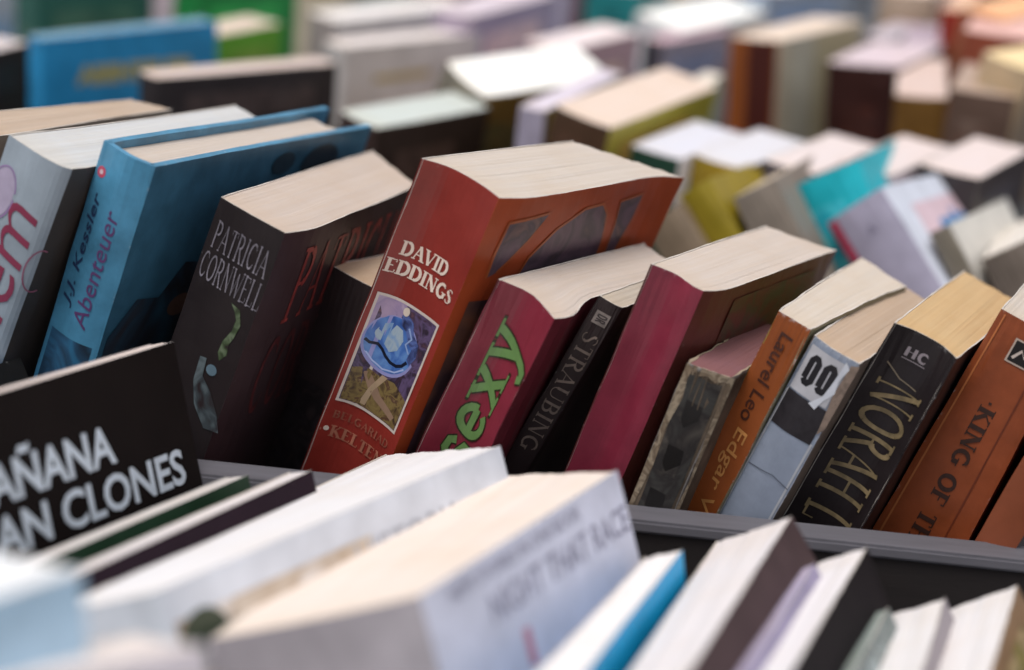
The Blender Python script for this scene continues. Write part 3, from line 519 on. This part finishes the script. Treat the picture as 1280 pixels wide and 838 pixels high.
# ---------------------------------------------------------------- middle row, left to right
make_book('pre', PB, 'beige page top at the left edge, behind the thick pale grey-blue book with pink script', GM, 'b0a090', pages='cdb9a6')
b = make_book('salem', PB, 'thick pale blue-grey book with pink script running up its spine, at far left', GM, '98a3ad', front='4a403a', pages='dcdcdc', wear=.2, rough=.38)
sans(b, 'spine', 'Salem', (.42, 1.9, 2.05, 8.9), '8a3550', 'ccw', -.004, .25, 'title_lettering')
line(b, 'spine', ell(.45, 1.9, .55, .95, 28), .05, ink('a07fb0'), 'printed_ring'); line(b, 'spine', ell(2.55, 3.9, .42, .8, 24, 0, 0)[4:20], .05, ink('93576f'), 'printed_ring')
poly(b, 'spine', ell(.45, 1.9, .5, .9), ink('b2a6bd'), 'printed_disc', .018)
b = make_book('blue', HB, 'blue hardcover with a pink dot and dark script on its spine', GM, '4683a3', front='3c6c86', back='4683a3', pages='d9cbc0', hard=True, wear=.25, rough=.35, mott=.25)
poly(b, 'spine', ell(.35, .99, .2, .2, 16), ink('c8506a'), 'printed_dot'); poly(b, 'spine', ell(.35, .99, .09, .09, 10), ink('e0c4cc'), 'printed_dot', .04)
sans(b, 'spine', 'J.J. Kessler', (.28, 1.7, .78, 5.9), '1c2c4e', 'ccw', .01, .2, 'author_lettering')
sans(b, 'spine', 'Abenteuer', (1.0, 2.0, 1.55, 6.4), '5a3466', 'ccw', .0, .2, 'title_lettering')
grid(b, 'spine', (.2, 6.9, 1.95, 13), art_mat(['2f6f94', '29506e', '1c2c3c', '2f6f94'], 70, 1.), 'printed_picture')
poly(b, 'front', [(.3, 6.5), (1.5, 5.2), (3.0, 5.4), (4.2, 4.2), (5.6, 4.4), (7.0, 3.2), (9.0, 3.0), (11.0, 2.2), (13.0, 2.6), (15.5, 2.2), (15.5, 18.5), (.3, 18.5)], art_mat(['33566a', '2a4050', '2b2c34', '2c4354', '352c2e'], 22, 3.3), 'cover_picture')
poly(b, 'front', ell(4.7, 6.0, .8, .45, 14), ink('6f5348'), 'printed_patch', .045)
poly(b, 'front', ell(9.6, .9, .9, .45, 14), ink('28404e'), 'printed_patch', .045); poly(b, 'front', ell(12.8, 1.2, 1.6, .8, 14), ink('243642'), 'printed_patch', .045)
b = make_book('patricia', PB, 'thick black book with thin grey capitals across its spine and red capitals on its cover', GM, '1f1617', front='3d3033', pages='d6c6ba', wear=.12, rough=.42, shear=.0)  # front colour raised above the spine's black to lift the neighbour's shade
roman(b, 'spine', 'PATRICIA', (.28, .72, 2.65, 1.72), '8d8791', 0, .085, .05, .02, 'author_lettering', .04, worn=.6)
roman(b, 'spine', 'CORNWELL', (.15, 1.86, 2.82, 2.86), '8d8791', 0, .085, .05, .02, 'author_lettering', .05, worn=.6)
poly(b, 'spine', [(1.8, 3.12), (2.2, 3.2), (2.42, 3.7), (2.34, 4.2), (2.25, 4.5), (2.3, 4.9), (2.1, 5.2), (1.95, 4.95), (1.98, 4.5), (2.18, 4.0), (2.2, 3.6), (2.05, 3.35)], art_mat(['261b1d', '3c4a30', '66725a', '2c3324'], 130, 2.), 'printed_picture')
poly(b, 'spine', [(1.35, 5.4), (1.62, 5.35), (1.7, 6.0), (2.2, 6.4), (2.7, 7.0), (3.0, 7.6), (2.4, 7.7), (1.75, 7.1), (1.4, 6.3)], art_mat(['261b1d', '3a4246', '5c676b', '2a2629'], 110, 5.), 'printed_picture')
poly(b, 'spine', ell(1.95, 5.65, .22, .2, 12), ink('5d7380'), 'printed_patch', .04)
roman(b, 'front', 'PATRICIA', (1.9, .75, 12.4, 3.7), 'a84a46', 0, .12, .08, .06, 'author_lettering', worn=.7)
roman(b, 'front', 'CORNWELL', (1.6, 4.2, 12.6, 7.4), '6a3436', 0, .10, .08, .06, 'author_lettering', worn=.7)
b = make_book('small', PB, 'small black book with a beige page top squeezed against the red blue-globe book', GM, '2c2324', front='382e2f', pages='cbb29a', wear=.2)  # front painted lighter than the spine, brightening the shaded gap by colour
grid(b, 'spine', (.15, 4.5, 1.7, 12), art_mat(['1b1719', '2b2528', '1b1719', '342b2c'], 120, 2.), 'printed_picture')
b = make_book('eddings', PB, 'tall brick-red book with white serif author name and framed blue globe picture on its spine', GM, '862c24', front='a44826', back='7c2a22', pages='dacdc3', wear=.2, rough=.36, shear=-.055)
roman(b, 'spine', 'DAVID', (.42, 2.98, 2.28, 3.56), 'e3cfc0', 0, .2, .09, .05, 'author_lettering')
roman(b, 'spine', 'EDDINGS', (.12, 3.72, 2.92, 4.30), 'e3cfc0', 0, .2, .09, .04, 'author_lettering')
fr_ = grid(b, 'spine', (.24, 5.10, 2.86, 9.60), ink('cdbfb6'), 'picture_frame', .02)
grid(b, 'spine', (.33, 5.20, 2.77, 9.50), art_mat(['4a3140', '2c2330', '5a4a6a', '3b2a38', '6c4a50'], 140, 1.), 'picture_ground', .03)
poly(b, 'spine', [(.33, 5.2), (1.5, 5.2), (1.25, 5.9), (.6, 6.3), (.33, 6.6)], art_mat(['a58ea8', '8f7d9c', 'b9a6b4'], 120, 3.), 'picture_sky', .034)
poly(b, 'spine', ell(1.36, 6.85, 1.08, 1.14, 34), ink('8f8fc0'), 'globe_rim', .038)
poly(b, 'spine', ell(1.36, 6.80, 1.0, 1.06, 34), art_mat(['2a4684', '3f66a8', '5f86bc', '37589c'], 85, 4.4), 'blue_globe', .042)
poly(b, 'spine', [(.62, 6.6), (.8, 6.2), (1.15, 6.02), (1.55, 6.1), (1.72, 6.45), (1.62, 6.9), (1.35, 7.1), (1.0, 6.85), (.75, 6.85)], art_mat(['7f97b0', '9aa9b4', '6f90b8'], 110, 2.), 'globe_highlight', .047)
line(b, 'spine', [(.40, 6.95), (.6, 7.05), (.88, 7.0), (1.08, 7.12), (1.3, 7.31), (1.55, 7.42), (1.81, 7.41), (2.02, 7.28), (2.16, 7.05)], .12, ink('12172c'), 'picture_line', .053)
line(b, 'spine', [(.55, 7.4), (.9, 7.68), (1.35, 7.8), (1.85, 7.65), (2.15, 7.35)], .06, ink('a9b6dc'), 'picture_line', .054)
poly(b, 'spine', [(1.3, 5.62), (1.55, 5.5), (1.85, 5.65), (2.0, 6.0), (2.35, 6.25), (2.45, 6.7), (2.3, 7.1), (2.1, 6.95), (2.15, 6.55), (1.9, 6.4), (1.7, 6.1), (1.45, 5.95)], art_mat(['1c1a30', '35406c', '5668a0', '1a1828'], 200, 6.), 'picture_figure', .058)
line(b, 'spine', [(1.75, 5.9), (2.0, 6.2), (1.85, 6.5), (2.1, 6.75)], .07, ink('8ea2cc'), 'picture_line', .064)
poly(b, 'spine', ell(1.42, 5.42, .13, .17, 14), ink('cfc0b0'), 'picture_figure', .064)
poly(b, 'spine', [(.36, 8.15), (.8, 8.0), (1.4, 8.1), (2.0, 8.0), (2.75, 8.3), (2.75, 9.48), (.36, 9.48)], art_mat(['33241f', '5c4a30', '7a683f', '4c3128', '8a7656'], 210, 8.), 'picture_land', .04)
poly(b, 'spine', [(.75, 8.2), (.98, 8.1), (1.7, 8.75), (2.55, 9.1), (2.45, 9.3), (1.5, 9.0), (1.1, 8.7)], ink('8f7460'), 'picture_shape', .05)
poly(b, 'spine', [(1.45, 8.0), (1.7, 8.0), (1.35, 8.7), (1.25, 9.4), (1.0, 9.4), (1.15, 8.7)], ink('a48d72'), 'picture_shape', .056)
roman(b, 'spine', 'BELGARIAD', (.35, 9.98, 2.75, 10.30), '9c5a48', 0, .16, .06, .05, 'series_lettering', worn=.5)
roman(b, 'spine', '* KELTEN', (.1, 10.60, 2.75, 11.08), 'b0705a', 0, .2, .09, .05, 'title_lettering', worn=.5)
poly(b, 'spine', ell(.3, 10.78, .1, .1, 10), ink('e0cfc0'), 'printed_dot', .045)
pm = art_mat(['54404a', '6a5560', '4a4046', '7a5c58'], 60, 3.)
poly(b, 'front', [(1.0, .95), (3.3, .75), (2.6, 1.75), (1.4, 2.9), (.95, 3.1), (.9, 2.2)], pm, 'cover_picture'); poly(b, 'front', [(2.7, 3.6), (3.1, 2.5), (4.3, 1.5), (5.9, .85), (7.2, .8), (7.9, 1.3), (8.4, 2.4), (8.6, 3.6)], pm, 'cover_picture')
poly(b, 'front', [(8.6, .85), (10.3, .7), (10.3, 1.8), (9.9, 3.4), (9.2, 3.6), (9.0, 2.0)], pm, 'cover_picture')
for pts in ([(.95, 3.1), (.9, 2.2), (1.0, .95), (3.3, .75), (2.6, 1.75), (1.4, 2.9)], [(2.7, 3.6), (3.1, 2.5), (4.3, 1.5), (5.9, .85), (7.2, .8), (7.9, 1.3), (8.4, 2.4), (8.6, 3.6)], [(9.2, 3.6), (9.0, 2.0), (8.6, .85), (10.3, .7), (10.3, 1.8), (9.9, 3.4)]):
    line(b, 'front', pts, .12, ink('a85830'), 'picture_border', .04)
grid(b, 'front', (.6, 4.0, 11.5, 17.5), art_mat(['54404a', '3a2e34', '6a4a3c', '8a4a2c'], 26, 5.), 'cover_picture')
b = make_book('sexy', PB, 'raspberry red book with big green slab lettering running up its spine', GM, '7c2636', front='5c2029', pages='dccdc2', wear=.25, rough=.36)
for wgt, col, off in ((.31, '2c2a16', .03), (.22, '62854c', .045)):
    V, F, tw = stroke_text('sexy', wgt, .15 if wgt < .28 else .18, .10)
    V = [(1.78 - y * 1.06, 7.05 - x * (5.85 / tw)) for x, y in V]
    put(b, 'spine', V, F, ink(col), 'title_lettering' if wgt < .3 else 'title_outline', off)
b = make_book('straub', PB, 'thin black book with faint taupe capitals down its spine, between the raspberry and plum books', GM, '2c2122', pages='cfc2b4', wear=.2)
roman(b, 'spine', 'STRAUBING', (.18, 1.35, .78, 6.4), '8a7a70', 'cw', .12, .06, .03, 'author_lettering', worn=.6)
grid(b, 'spine', (.2, .45, .72, .95), ink('8d827c', worn=.5), 'publisher_badge'); roman(b, 'spine', 'DR', (.27, .55, .66, .86), '30282a', 'cw', .2, .0, .08, 'badge_lettering', off=.04)
b = make_book('plum', PB, 'plain plum-coloured book with a blank spine and cream page top', GM, '80293c', front='5c2a26', pages='dacbc0', wear=.3, rough=.34, mott=.16)
grid(b, 'front', (2.6, .55, 11.0, 3.2), art_mat(['55201f', '4a3a28', '5a1f24', '3a3a2a', '55201f'], 45, 4.), 'cover_picture')
b = make_book('worn', PB, 'short battered book with a dark peeling spine and dusty pink head beside the plum book', GM, '6e6052', front='6b5a4c', pages='8f6468', wear=1.6, rough=.75, mott=.4, core='9c8b76', lines=.25)
poly(b, 'spine', [(.22, .35), (.5, .3), (1.0, .4), (1.38, .35), (1.42, 4), (1.35, 9), (1.4, 13.8), (.3, 13.8), (.26, 9), (.3, 5), (.2, 2)], art_mat(['2b2a28', '3a3835', '241f1e', '4a443e'], 80, 3., .7), 'spine_label', .03)
for pts in ([(.0, .0), (.26, .1), (.2, .5), (.3, 1.2), (.17, 2.4), (.26, 3.8), (.14, 5.5), (.24, 8), (.16, 12), (.2, 14), (.0, 14)], [(.2, .0), (1.7, .0), (1.7, .3), (1.4, .2), (1.1, .34), (.8, .2), (.5, .3), (.3, .18)], [(1.5, .2), (1.7, .2), (1.7, 14), (1.56, 14), (1.6, 9), (1.5, 6), (1.62, 4), (1.52, 2)]): poly(b, 'spine', pts, art_mat(['8f7c66', '6a5a49', 'a0907a', '54463a'], 160, 1., .85), 'torn_edge', .036)
for k in range(4): poly(b, 'spine', [(.45, 1.2 + k * 1.7), (1.05, 1.3 + k * 1.7), (1.1, 1.8 + k * 1.7), (.7, 2.2 + k * 1.7), (.5, 1.9 + k * 1.7)], ink('191615'), 'label_pattern', .042)
b = make_book('edgar', PB, 'narrow orange book with dark and gold lettering down its spine and a cream-white head', GM, '8e481b', front='8b8468', back='a89a52', pages='dfd2c4', wear=.6, rough=.5)
sans(b, 'spine', 'Laurel Leo', (.42, .55, .92, 4.0), '4a2416', 'cw', .012, .1, 'title_lettering', worn=.4)
sans(b, 'spine', 'Edgar Wallace', (.40, 4.3, 1.0, 10.6), 'cf8f50', 'cw', .008, .1, 'author_lettering', worn=.4)
b = make_book('oo', PB, 'grey-blue book with two zeros over a black band and a torn label on its spine', GM, '8c95a6', front='7a6a60', pages='ccb49e', wear=.8, rough=.45, mott=.14)
grid(b, 'spine', (.12, .25, 1.55, 1.95), ink('b7b6bb'), 'spine_label', .02)
for u0 in (.30, .88):
    V, F, _ = stroke_text('0', .26, 0, 0); V = fit_text(V, (u0, .48, u0 + .50, 1.62)); put(b, 'spine', V, F, ink('17151a'), 'title_lettering', .035)
grid(b, 'spine', (.05, 2.0, 1.68, 3.35), art_mat(['201c20', '2a262a', '1b181b'], 90, 1.), 'black_band', .022)
poly(b, 'spine', [(1.42, .15), (1.62, .35), (1.5, .9), (1.58, 1.35), (1.36, 1.75), (1.25, 2.15), (.98, 2.05), (1.28, 1.6), (1.36, 1.0)], ink('cfd2da', .7), 'torn_paper', .06)
poly(b, 'spine', [(1.6, .2), (1.86, .1), (1.86, 2.6), (1.7, 2.9), (1.62, 2.0), (1.55, 1.4)], art_mat(['75655c', '8a776a', '5d5048'], 120, 2., .8), 'torn_patch', .05)
line(b, 'spine', [(.05, 5.1), (1.1, 4.95), (1.75, 5.15)], .035, ink('5c6270'), 'spine_crease'); line(b, 'spine', [(1.72, 3.3), (1.68, 16)], .07, ink('b9bac0'), 'edge_line')
line(b, 'spine', [(.09, 2.0), (.09, 16)], .05, ink('b9bac0'), 'edge_line')
sans(b, 'spine', 'M', (.5, 8.6, 1.2, 9.5), '1d1a20', 0, .05, 0, 'lettering')
b = make_book('norah', PB, 'black book with tall tan serif capitals down its spine and a yellowed page top', GM, '211a1c', pages='d8b78a', wear=.35, rough=.4, shear=-.03, taper=.014)
V, F, tw = stroke_text('NORAH L', .13, .08, .02); V = fit_text(V, (.42, 1.95, 1.98, 7.75), 'cw'); put(b, 'spine', V, F, ink('8a7858', .5, .8), 'author_lettering', .03)
line(b, 'spine', [(.42, 1.35), (1.0, 1.75), (1.6, 1.85)], .045, ink('7a6d5c'), 'printed_line')
V, F, tw = stroke_text('HC', .22, .0, .08); V = fit_text(V, (.75, .55, 1.45, .95)); put(b, 'spine', V, F, ink('8f858a'), 'publisher_badge', .03); line(b, 'spine', [(.72, 1.02), (1.48, 1.02)], .03, ink('8f858a'), 'printed_line')
b = make_book('king', PB, 'thick burnt-orange book with dark capitals and a small square emblem on its spine', GM, '8c4524', front='6c2f1a', pages='d8ccc0', wear=.3, rough=.36, mott=.18, shear=-.045, taper=.022)
roman(b, 'spine', '*KING OF THE', (.95, 3.05, 1.52, 9.4), '3a2118', 'cw', .2, .08, .04, 'title_lettering', worn=.3)
grid(b, 'spine', (.92, .62, 1.78, 1.50), ink('b9a79a'), 'publisher_badge', .03, 3); grid(b, 'spine', (.98, .68, 1.72, 1.44), ink('15100f'), 'publisher_badge', .042, 3)
line(b, 'spine', [(1.1, 1.3), (1.3, .95), (1.45, 1.15), (1.62, .8)], .1, ink('c9bab0'), 'badge_emblem', .055)
line(b, 'spine', [(.22, .1), (.22, 17)], .06, ink('b56a3c'), 'spine_crease'); line(b, 'spine', [(1.95, .1), (1.95, 17)], .05, ink('6c2f18'), 'spine_crease')
make_book('last', PB, 'dull rust-brown book at the right edge, right of the burnt-orange one', GM, '84452a', pages='d8ccc0', wear=.3)

# ---------------------------------------------------------------- front row, left to right
X = 4
make_book('edgeblue', PB, 'bright blue cover corner at the left edge, behind the small black corner', GF, '2a7fb8', pages='d8d8d8', extend=X)
make_book('edgeblack', PB, 'black cover corner with a white rim at the left edge', GF, '17130f', pages='e0ddd8', extend=X, core='e8e4e0')
b = make_book('clones', PB, 'thin black book facing the viewer with bold white Spanish capitals on its cover', GF, '120a08', pages='d9cbc4', extend=X, core='d8cfcc', wear=.1, rough=.72)
sans(b, 'front', 'MAÑANA', (.2, 1.62, 6.9, 3.12), 'c9d2dc', 0, .024, 0, 'title_lettering', -.0)
sans(b, 'front', 'SERAN CLONES', (-1.3, 3.42, 10.1, 4.6), 'c9d2dc', 0, .024, 0, 'title_lettering', -.0)
make_book('green', PB, 'thin book with a dark green cover, just in front of the black Spanish one', GF, '1e3a26', pages='cfc9c6', extend=X, core='c8c4c0')
make_book('purple', PB, 'thin book with a dark purple-black cover, between the green and the wide white ones', GF, '22131e', pages='ddd6d6', extend=X, rough=.72)
b = make_book('whitebook', PB, 'wide blurred white book with tan picture on its cover, left of the peach-topped thickest one', GF, 'd5dae2', front='cfd3dc', pages='e6e4e6', extend=X, wear=.1)
grid(b, 'front', (.2, .9, 8.2, 9), art_mat(['cfc4b8', 'b3a18e', 'd6d0cc', '9a8674', 'c9bfb4'], 24, 2.), 'cover_picture')
sans(b, 'front', 'HISTORIA', (7.4, 1.0, 12.6, 1.7), 'b2b5be', 0, .0, 0, 'title_lettering')
poly(b, 'front', ell(1.1, 1.6, .9, .8, 16), ink('35402e'), 'printed_patch', .04)
b = make_book('paleblue', PB, 'light blue book in the lower left corner, very blurred', GF, 'a9c6dc', pages='e9ebee', extend=X, wear=.1)
grid(b, 'front', (3, 2.5, 9.5, 8), art_mat(['a9c6dc', 'b8d2e4', '9dbdd6'], 20, 2.), 'cover_picture')
make_book('nearpink', PB, 'pinkish white blurred page top at the bottom left, just right of the light blue corner', GF, 'c9bfc4', front='cfc6cc', pages='e6dcd8', extend=X, wear=.1)
b = make_book('interview', PB, 'thickest blurred white book with grey lettering and peach page top at bottom centre', GF, 'aaa3a8', front='c9cad9', pages='e6d9cf', extend=X, wear=.1, rough=.5, lines=.06)
sans(b, 'front', 'NEW STORIES IN ONE BOOK', (1.2, .22, 8.6, .62), '8f8da0', 0, .0, 0, 'small_lettering')
sans(b, 'front', 'NIGHT THAT RACE', (2.9, .98, 11.3, 1.78), '9695a8', 0, .01, 0, 'title_lettering')
sans(b, 'front', 'I', (4.1, 2.35, 4.5, 3.35), 'c98a9a', 0, .03, 0, 'red_lettering')
make_book('cyan', PB, 'white-topped book with a bright cyan cover, right of the thickest book', GF, 'c9ccd4', front='08a2da', pages='e8e4e4', extend=X, wear=.1)
make_book('f8', PB, 'white-topped book with a dark taupe cover, right of the cyan one', GF, '4a3b3c', front='4a3a3b', pages='e6e0e0', extend=X, rough=.72)
make_book('lilac', PB, 'low thin book with a lilac head in front of the taupe cover', GF, '8d84a0', pages='b9afc9', extend=X)
b = make_book('f9', PB, 'white-topped book with a black cover, fourth from the right in the front row', GF, '1a1416', pages='e6e2e4', extend=X, rough=.75)
b = make_book('glossy', PB, 'low thin book with a grey-green glossy picture cover leaning on the black cover', GF, '5b6866', front='5b6866', pages='8f9a96', extend=X, rough=.25)
grid(b, 'front', (3, .3, 11, 9), art_mat(['2a2e2c', '5b6866', '9fb0b2', '3a4644'], 60, 2., .25), 'cover_picture')
make_book('f10', PB, 'slim white-topped book with a grey back, second from the right in the front row', GF, '8b8288', pages='e6e2e2', extend=X)
b = make_book('f11', PB, 'white-topped book with a brown and yellow picture cover, rightmost in the front row', GF, '8a6a4a', pages='e8e4e4', extend=X)
grid(b, 'front', (.4, .6, 11, 9), art_mat(['6b4a34', 'a08a4a', '5a5a2a', 'b59a70', '4a3020'], 40, 2.), 'cover_picture')

# ---------------------------------------------------------------- row behind the middle, leaning left
make_book('taupe0', PB, 'taupe book leaning left, just right of the brick-red cover and left of the olive spine', GS, '85735f', pages='c9b8a0')
make_book('olive', PB, 'olive-yellow spined book leaning left behind the brick-red book', GS, '93801c', pages='d8c8a8')
b = make_book('taupe', PB, 'greyish taupe spined book between the olive and the teal ones', GS, '8c8074', pages='d2c2ae')
b = make_book('teal', PB, 'bright teal book leaning left behind the plum book', GS, '10aebc', front='10aebc', pages='4a4650')
grid(b, 'spine', (.2, 1.5, 2.6, 8), art_mat(['10aebc', '48c2cc', '0f98ac', '10aebc'], 40, 2.), 'printed_picture')
b = make_book('lavender', PB, 'lavender spined book with a crimson strip and a white pink-panelled cover, leaning left', GS, 'aaa4b8', front='d2d6e2', back='a8203c', pages='d9d4da', wear=.15)
grid(b, 'spine', (.05, .1, .5, 5), ink('b3284c'), 'red_strip'); sans(b, 'spine', 'A', (1.6, 1.2, 2.0, 1.7), '6f6a80')
grid(b, 'front', (2.2, 1.2, 10.6, 4.6), ink('d9bfc8'), 'pink_panel'); sans(b, 'front', 'mini', (4.6, 1.9, 9.4, 3.6), '2f7cb4', 0, .06, 0, 'title_lettering', off=.05)
make_book('taupe2', PB, 'brown-grey slim spined book with a cream head, right of the pink-panel cover', GS, '7d7466', front='d0cbc2', pages='ddd6cc')
make_book('greybrown', PB, 'grey-brown thick book at the right edge, above the burnt-orange book', GS, '75695f', pages='ddd6ce')

# ---------------------------------------------------------------- far table
def shade(c, k): return '%02x%02x%02x' % tuple(max(0, min(255, int(int(c[i:i+2], 16) * k[j] + k[3]))) for j, i in enumerate((0, 2, 4)))
def decorate(b, sp, fr, rnd):
    """printed panels and pictures on an out-of-focus cover and spine"""
    ch = (b.sp[-1] - b.sp[0]).length; cf = (b.fr[-1] - b.fr[0]).length
    a = rnd.choice([(1.5, 1.4, 1.2, 25), (.6, .55, .6, 0), (1.1, .9, .8, 35), (.8, 1., 1.2, 20)])
    u0, v0 = ch * rnd.uniform(.15, .3), rnd.uniform(1., 3.); grid(b, 'spine', (u0, v0, ch * rnd.uniform(.62, .85), v0 + rnd.uniform(2, 8)), art_mat([shade(sp, a), sp, shade(sp, (1.1, 1.1, 1.1, 30))], rnd.choice([40, 80, 120]), rnd.random() * 9), 'printed_panel')
    u0, v0 = cf * rnd.uniform(.08, .2), rnd.uniform(.8, 2.2); grid(b, 'front', (u0, v0, cf * rnd.uniform(.7, .92), v0 + rnd.uniform(1.2, 2.6)), art_mat([fr, shade(fr, a), shade(fr, (1.2, 1.1, 1., 30))], rnd.choice([50, 90]), rnd.random() * 9), 'printed_panel')
    v0 += 3.2; grid(b, 'front', (cf * .15, v0, cf * .88, v0 + 6), art_mat([shade(fr, (.8, .75, .7, 10)), fr, shade(fr, a)], 30, rnd.random() * 9), 'cover_picture')
DR = random.Random(12)
def far(key, label, sp, fr=None, pg='cfc2b6', plain=False, **k):
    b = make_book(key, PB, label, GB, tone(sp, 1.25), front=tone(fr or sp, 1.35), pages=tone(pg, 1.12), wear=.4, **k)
    if not plain: decorate(b, sp, fr or sp, DR)
    return b
far('w1', 'blurred book with a lilac-white page top and dark green spine, behind the brick-red book', '1e3d30', 'c0c0cc', 'c9c9d2')
far('w2', 'blurred book with a lilac-white page top and olive-brown spine in the pale wave of books', '8a7420', '6c5c30', 'c9c8ce')
far('w3', 'blurred book with a pinkish white page top and charcoal spine above the teal book', '4a4650', '5c5660', 'cfc4c3')
far('w4', 'blurred book with a pinkish white page top above the pink-panel cover', 'b0a4a6', 'a89ca0', 'cfc2c0')
far('w5', 'blurred book with a pinkish page top and near-black spine, right end of the pale wave', '2c2628', '2c2628', 'cfc2c0')
far('darkleft', 'blurred dark brown book at the far left edge', '2e1c18', '2e1c18', 'c9bfbf')
b = far('bluecover', 'blurred bright blue book with a pale gold title band, upper left', '2482b2', '2482b2', '6f97b0', plain=True)
sans(b, 'front', 'ABENTEUER', (2.2, 1.75, 10.8, 2.95), 'b5b07c', 0, .09, 0, 'title_lettering', .03)
far('charcoal', 'blurred charcoal book with a pinkish page top, in front of the bright blue cover', '2b2628', '2b2628', 'c9b8b2')
b = far('whitebox', 'blurred off-white book with a thin yellow line on its cover, upper centre left', 'b9b2ae', 'b9b4b2', 'd6cdcb', plain=True)
grid(b, 'front', (2.4, 2.0, 7.0, 2.4), ink('c2ab6a'), 'yellow_line')
far('browncover', 'blurred dark brown book with a pale grey head, behind the black lettered one', '3a2a26', '33261f', 'b9c0bc')
far('gleam', 'blurred book with a gleaming white page top and ochre cover, upper centre', '7b7468', '8a6a34', 'efefec', lines=.03)
far('yellowish', 'blurred book with a pinkish page top, brown spine and yellow-green cover, centre', '4b3526', 'a3983a', 'd2c0b4')
b = far('orange', 'blurred book with an orange-brown spine and cream striped cover, upper right', '8a4a1e', 'b0aa9a', 'dccbbb', plain=True)
grid(b, 'spine', (1.5, .1, 3.4, 15), ink('4c1c14'), 'maroon_panel'); grid(b, 'front', (.3, .1, 1.6, 15), ink('d0c2a8'), 'cream_stripe'); grid(b, 'front', (5.2, .1, 11.5, 15), ink('cdbf9a'), 'cream_stripe')
far('maroon', 'blurred dark maroon book with a lilac-pink page top, upper right', '33140f', '2a1816', 'c9b9c0')
far('ochre', 'blurred ochre-brown book with a pinkish head, right of the dark maroon one', '6b4a1c', '5c4020', 'c9b4ac')
far('darkmid', 'blurred slate-dark book with a pink-grey head, left of the orange-brown spine', '3a373e', '8f8794', 'c9a9b4')
far('redfar', 'blurred red book standing tall at upper right', '8e2a18', '7a3220', 'd8b49a')
far('darkgreen', 'blurred dark green cover at the top edge, behind the bright blue one', '2c5a50', '2c5a50', 'c9c4c4')
far('whiteleft', 'blurred pale grey-white cover in the top left corner', 'b9bec6', 'bcc0c8', 'd0d0d4')
far('palepink', 'blurred pinkish white spine at the top edge, between the dark green and bright green covers', 'd0bcc4', 'd0bcc4', 'd6c9cc')
far('fargreen', 'blurred bright green cover at the top edge, left', '1c7a3c', '1c7a3c', 'd0c2ba')
far('lime', 'blurred lime green cover under a beige head, right of the bright blue cover', '5f9a2c', '5f9a2c', 'cdbdae')
far('whitefar', 'blurred whitish book at the top edge, above the off-white yellow-line one', '9a8f8c', 'c9c2be', 'e2dedc')
far('lilacfar', 'blurred lilac-grey cover at the top edge, upper centre', 'a294a6', '9a8ea4', 'c9bdc6')
far('pinkfar', 'blurred rose-grey book with a white-pink head, above the gleaming white page top', 'b09aa2', 'b0929a', 'dccfd0')
far('tealfar', 'blurred teal spine at the top edge, centre right', '1f7a7c', '1f7a7c', 'c9c9c9')
far('whitemid', 'blurred wide book with a bright white head at the top edge, centre right', 'cfcfcf', 'b8b4b4', 'eceeec', lines=.03)
far('greyblue', 'blurred grey-blue cover at the top edge, above the cream striped cover', '8f9cae', '8f9cae', 'cfcfd4')
far('beigefar', 'blurred beige spine at the top edge, left of the red book', 'b09c88', 'a08c7c', 'd0c0b4')
far('darkbit', 'blurred small charcoal book beside the dark maroon one', '36343a', '2e2c32', 'a89aa6')
far('peach', 'blurred book with a peach head and brown cover, right of the tall red one', '8a5236', '7c4432', 'e0ac84')
far('brownred', 'blurred russet-brown thick book near the top right corner', '7b3a26', '7b3a26', 'd8b0a8')
far('cream', 'blurred book with a creamy yellow head, in front of the russet one', 'b8a080', '8a7a68', 'e0cba0')
far('greybrown2', 'blurred grey-brown book right of the ochre-brown one', '5c473c', '5a4c46', 'a89488')
far('lilacsmall', 'small blurred lilac-white spine in front of the gleaming white page top', 'a79fb0', '5a4c3a', 'c9c0cc', plain=True)
far('creamfar', 'blurred cream-headed book standing in front of the off-white yellow-line one', 'a3948c', 'b5a79c', 'dcd3cc')
far('tanfar', 'blurred tan book between the gleaming white top and the rose-grey one', 'b09a84', 'a08c6a', 'd8c8b8')
far('greyfar', 'blurred small grey book above the dark maroon one', '4c4a50', '8c8488', 'b9b0b8')
far('mintfar', 'blurred pale mint book behind the yellow-green cover', 'a8a878', 'b5b8a0', 'd6ccc0')
# last row: pale books closing the view at the top right
cols = [('slate blue', '6a7a90'), ('dusty rose', 'b08a90'), ('cream', 'd0c4aa'), ('mint grey', 'a0b0a8'), ('warm brown', '7a5a48'), ('off-white', 'cfcac6'), ('pale lilac', 'b0a8bc'), ('brick', '8a4a3a'),
        ('sand', 'bca888'), ('dove grey', 'a8a4a4'), ('salmon', 'c89a88'), ('ivory', 'd6d0c0'), ('steel grey', '80868e'), ('blush', 'ccb0ac'), ('olive grey', '8a8a70'), ('plum grey', '7a6470'), ('oat', 'c8bca8'), ('sky grey', 'a4b4c4')]
rnd = random.Random(4); x = -34
for i, (nm, c) in enumerate(cols):
    t = rnd.uniform(4.2, 5.8); yb = 172 + rnd.uniform(-1.5, 1.5)
    GEO['last_%d' % i] = dict(q=[x, yb, -12, rnd.uniform(0, 2), t, 13, rnd.uniform(19, 23), 9.4], foot=dict(A=[0, 0], B=[t, 0], C=[t, 13], D=[0, 13]), trace={}, row='b', tilt=8)
    b_ = make_book('last_%d' % i, PB, 'heavily blurred %s book in the rearmost row' % nm, 'books in the rearmost row', c, pages='d2c8c2', wear=.2)
    decorate(b_, c, c, DR)
    x += t + rnd.uniform(.1, .8)
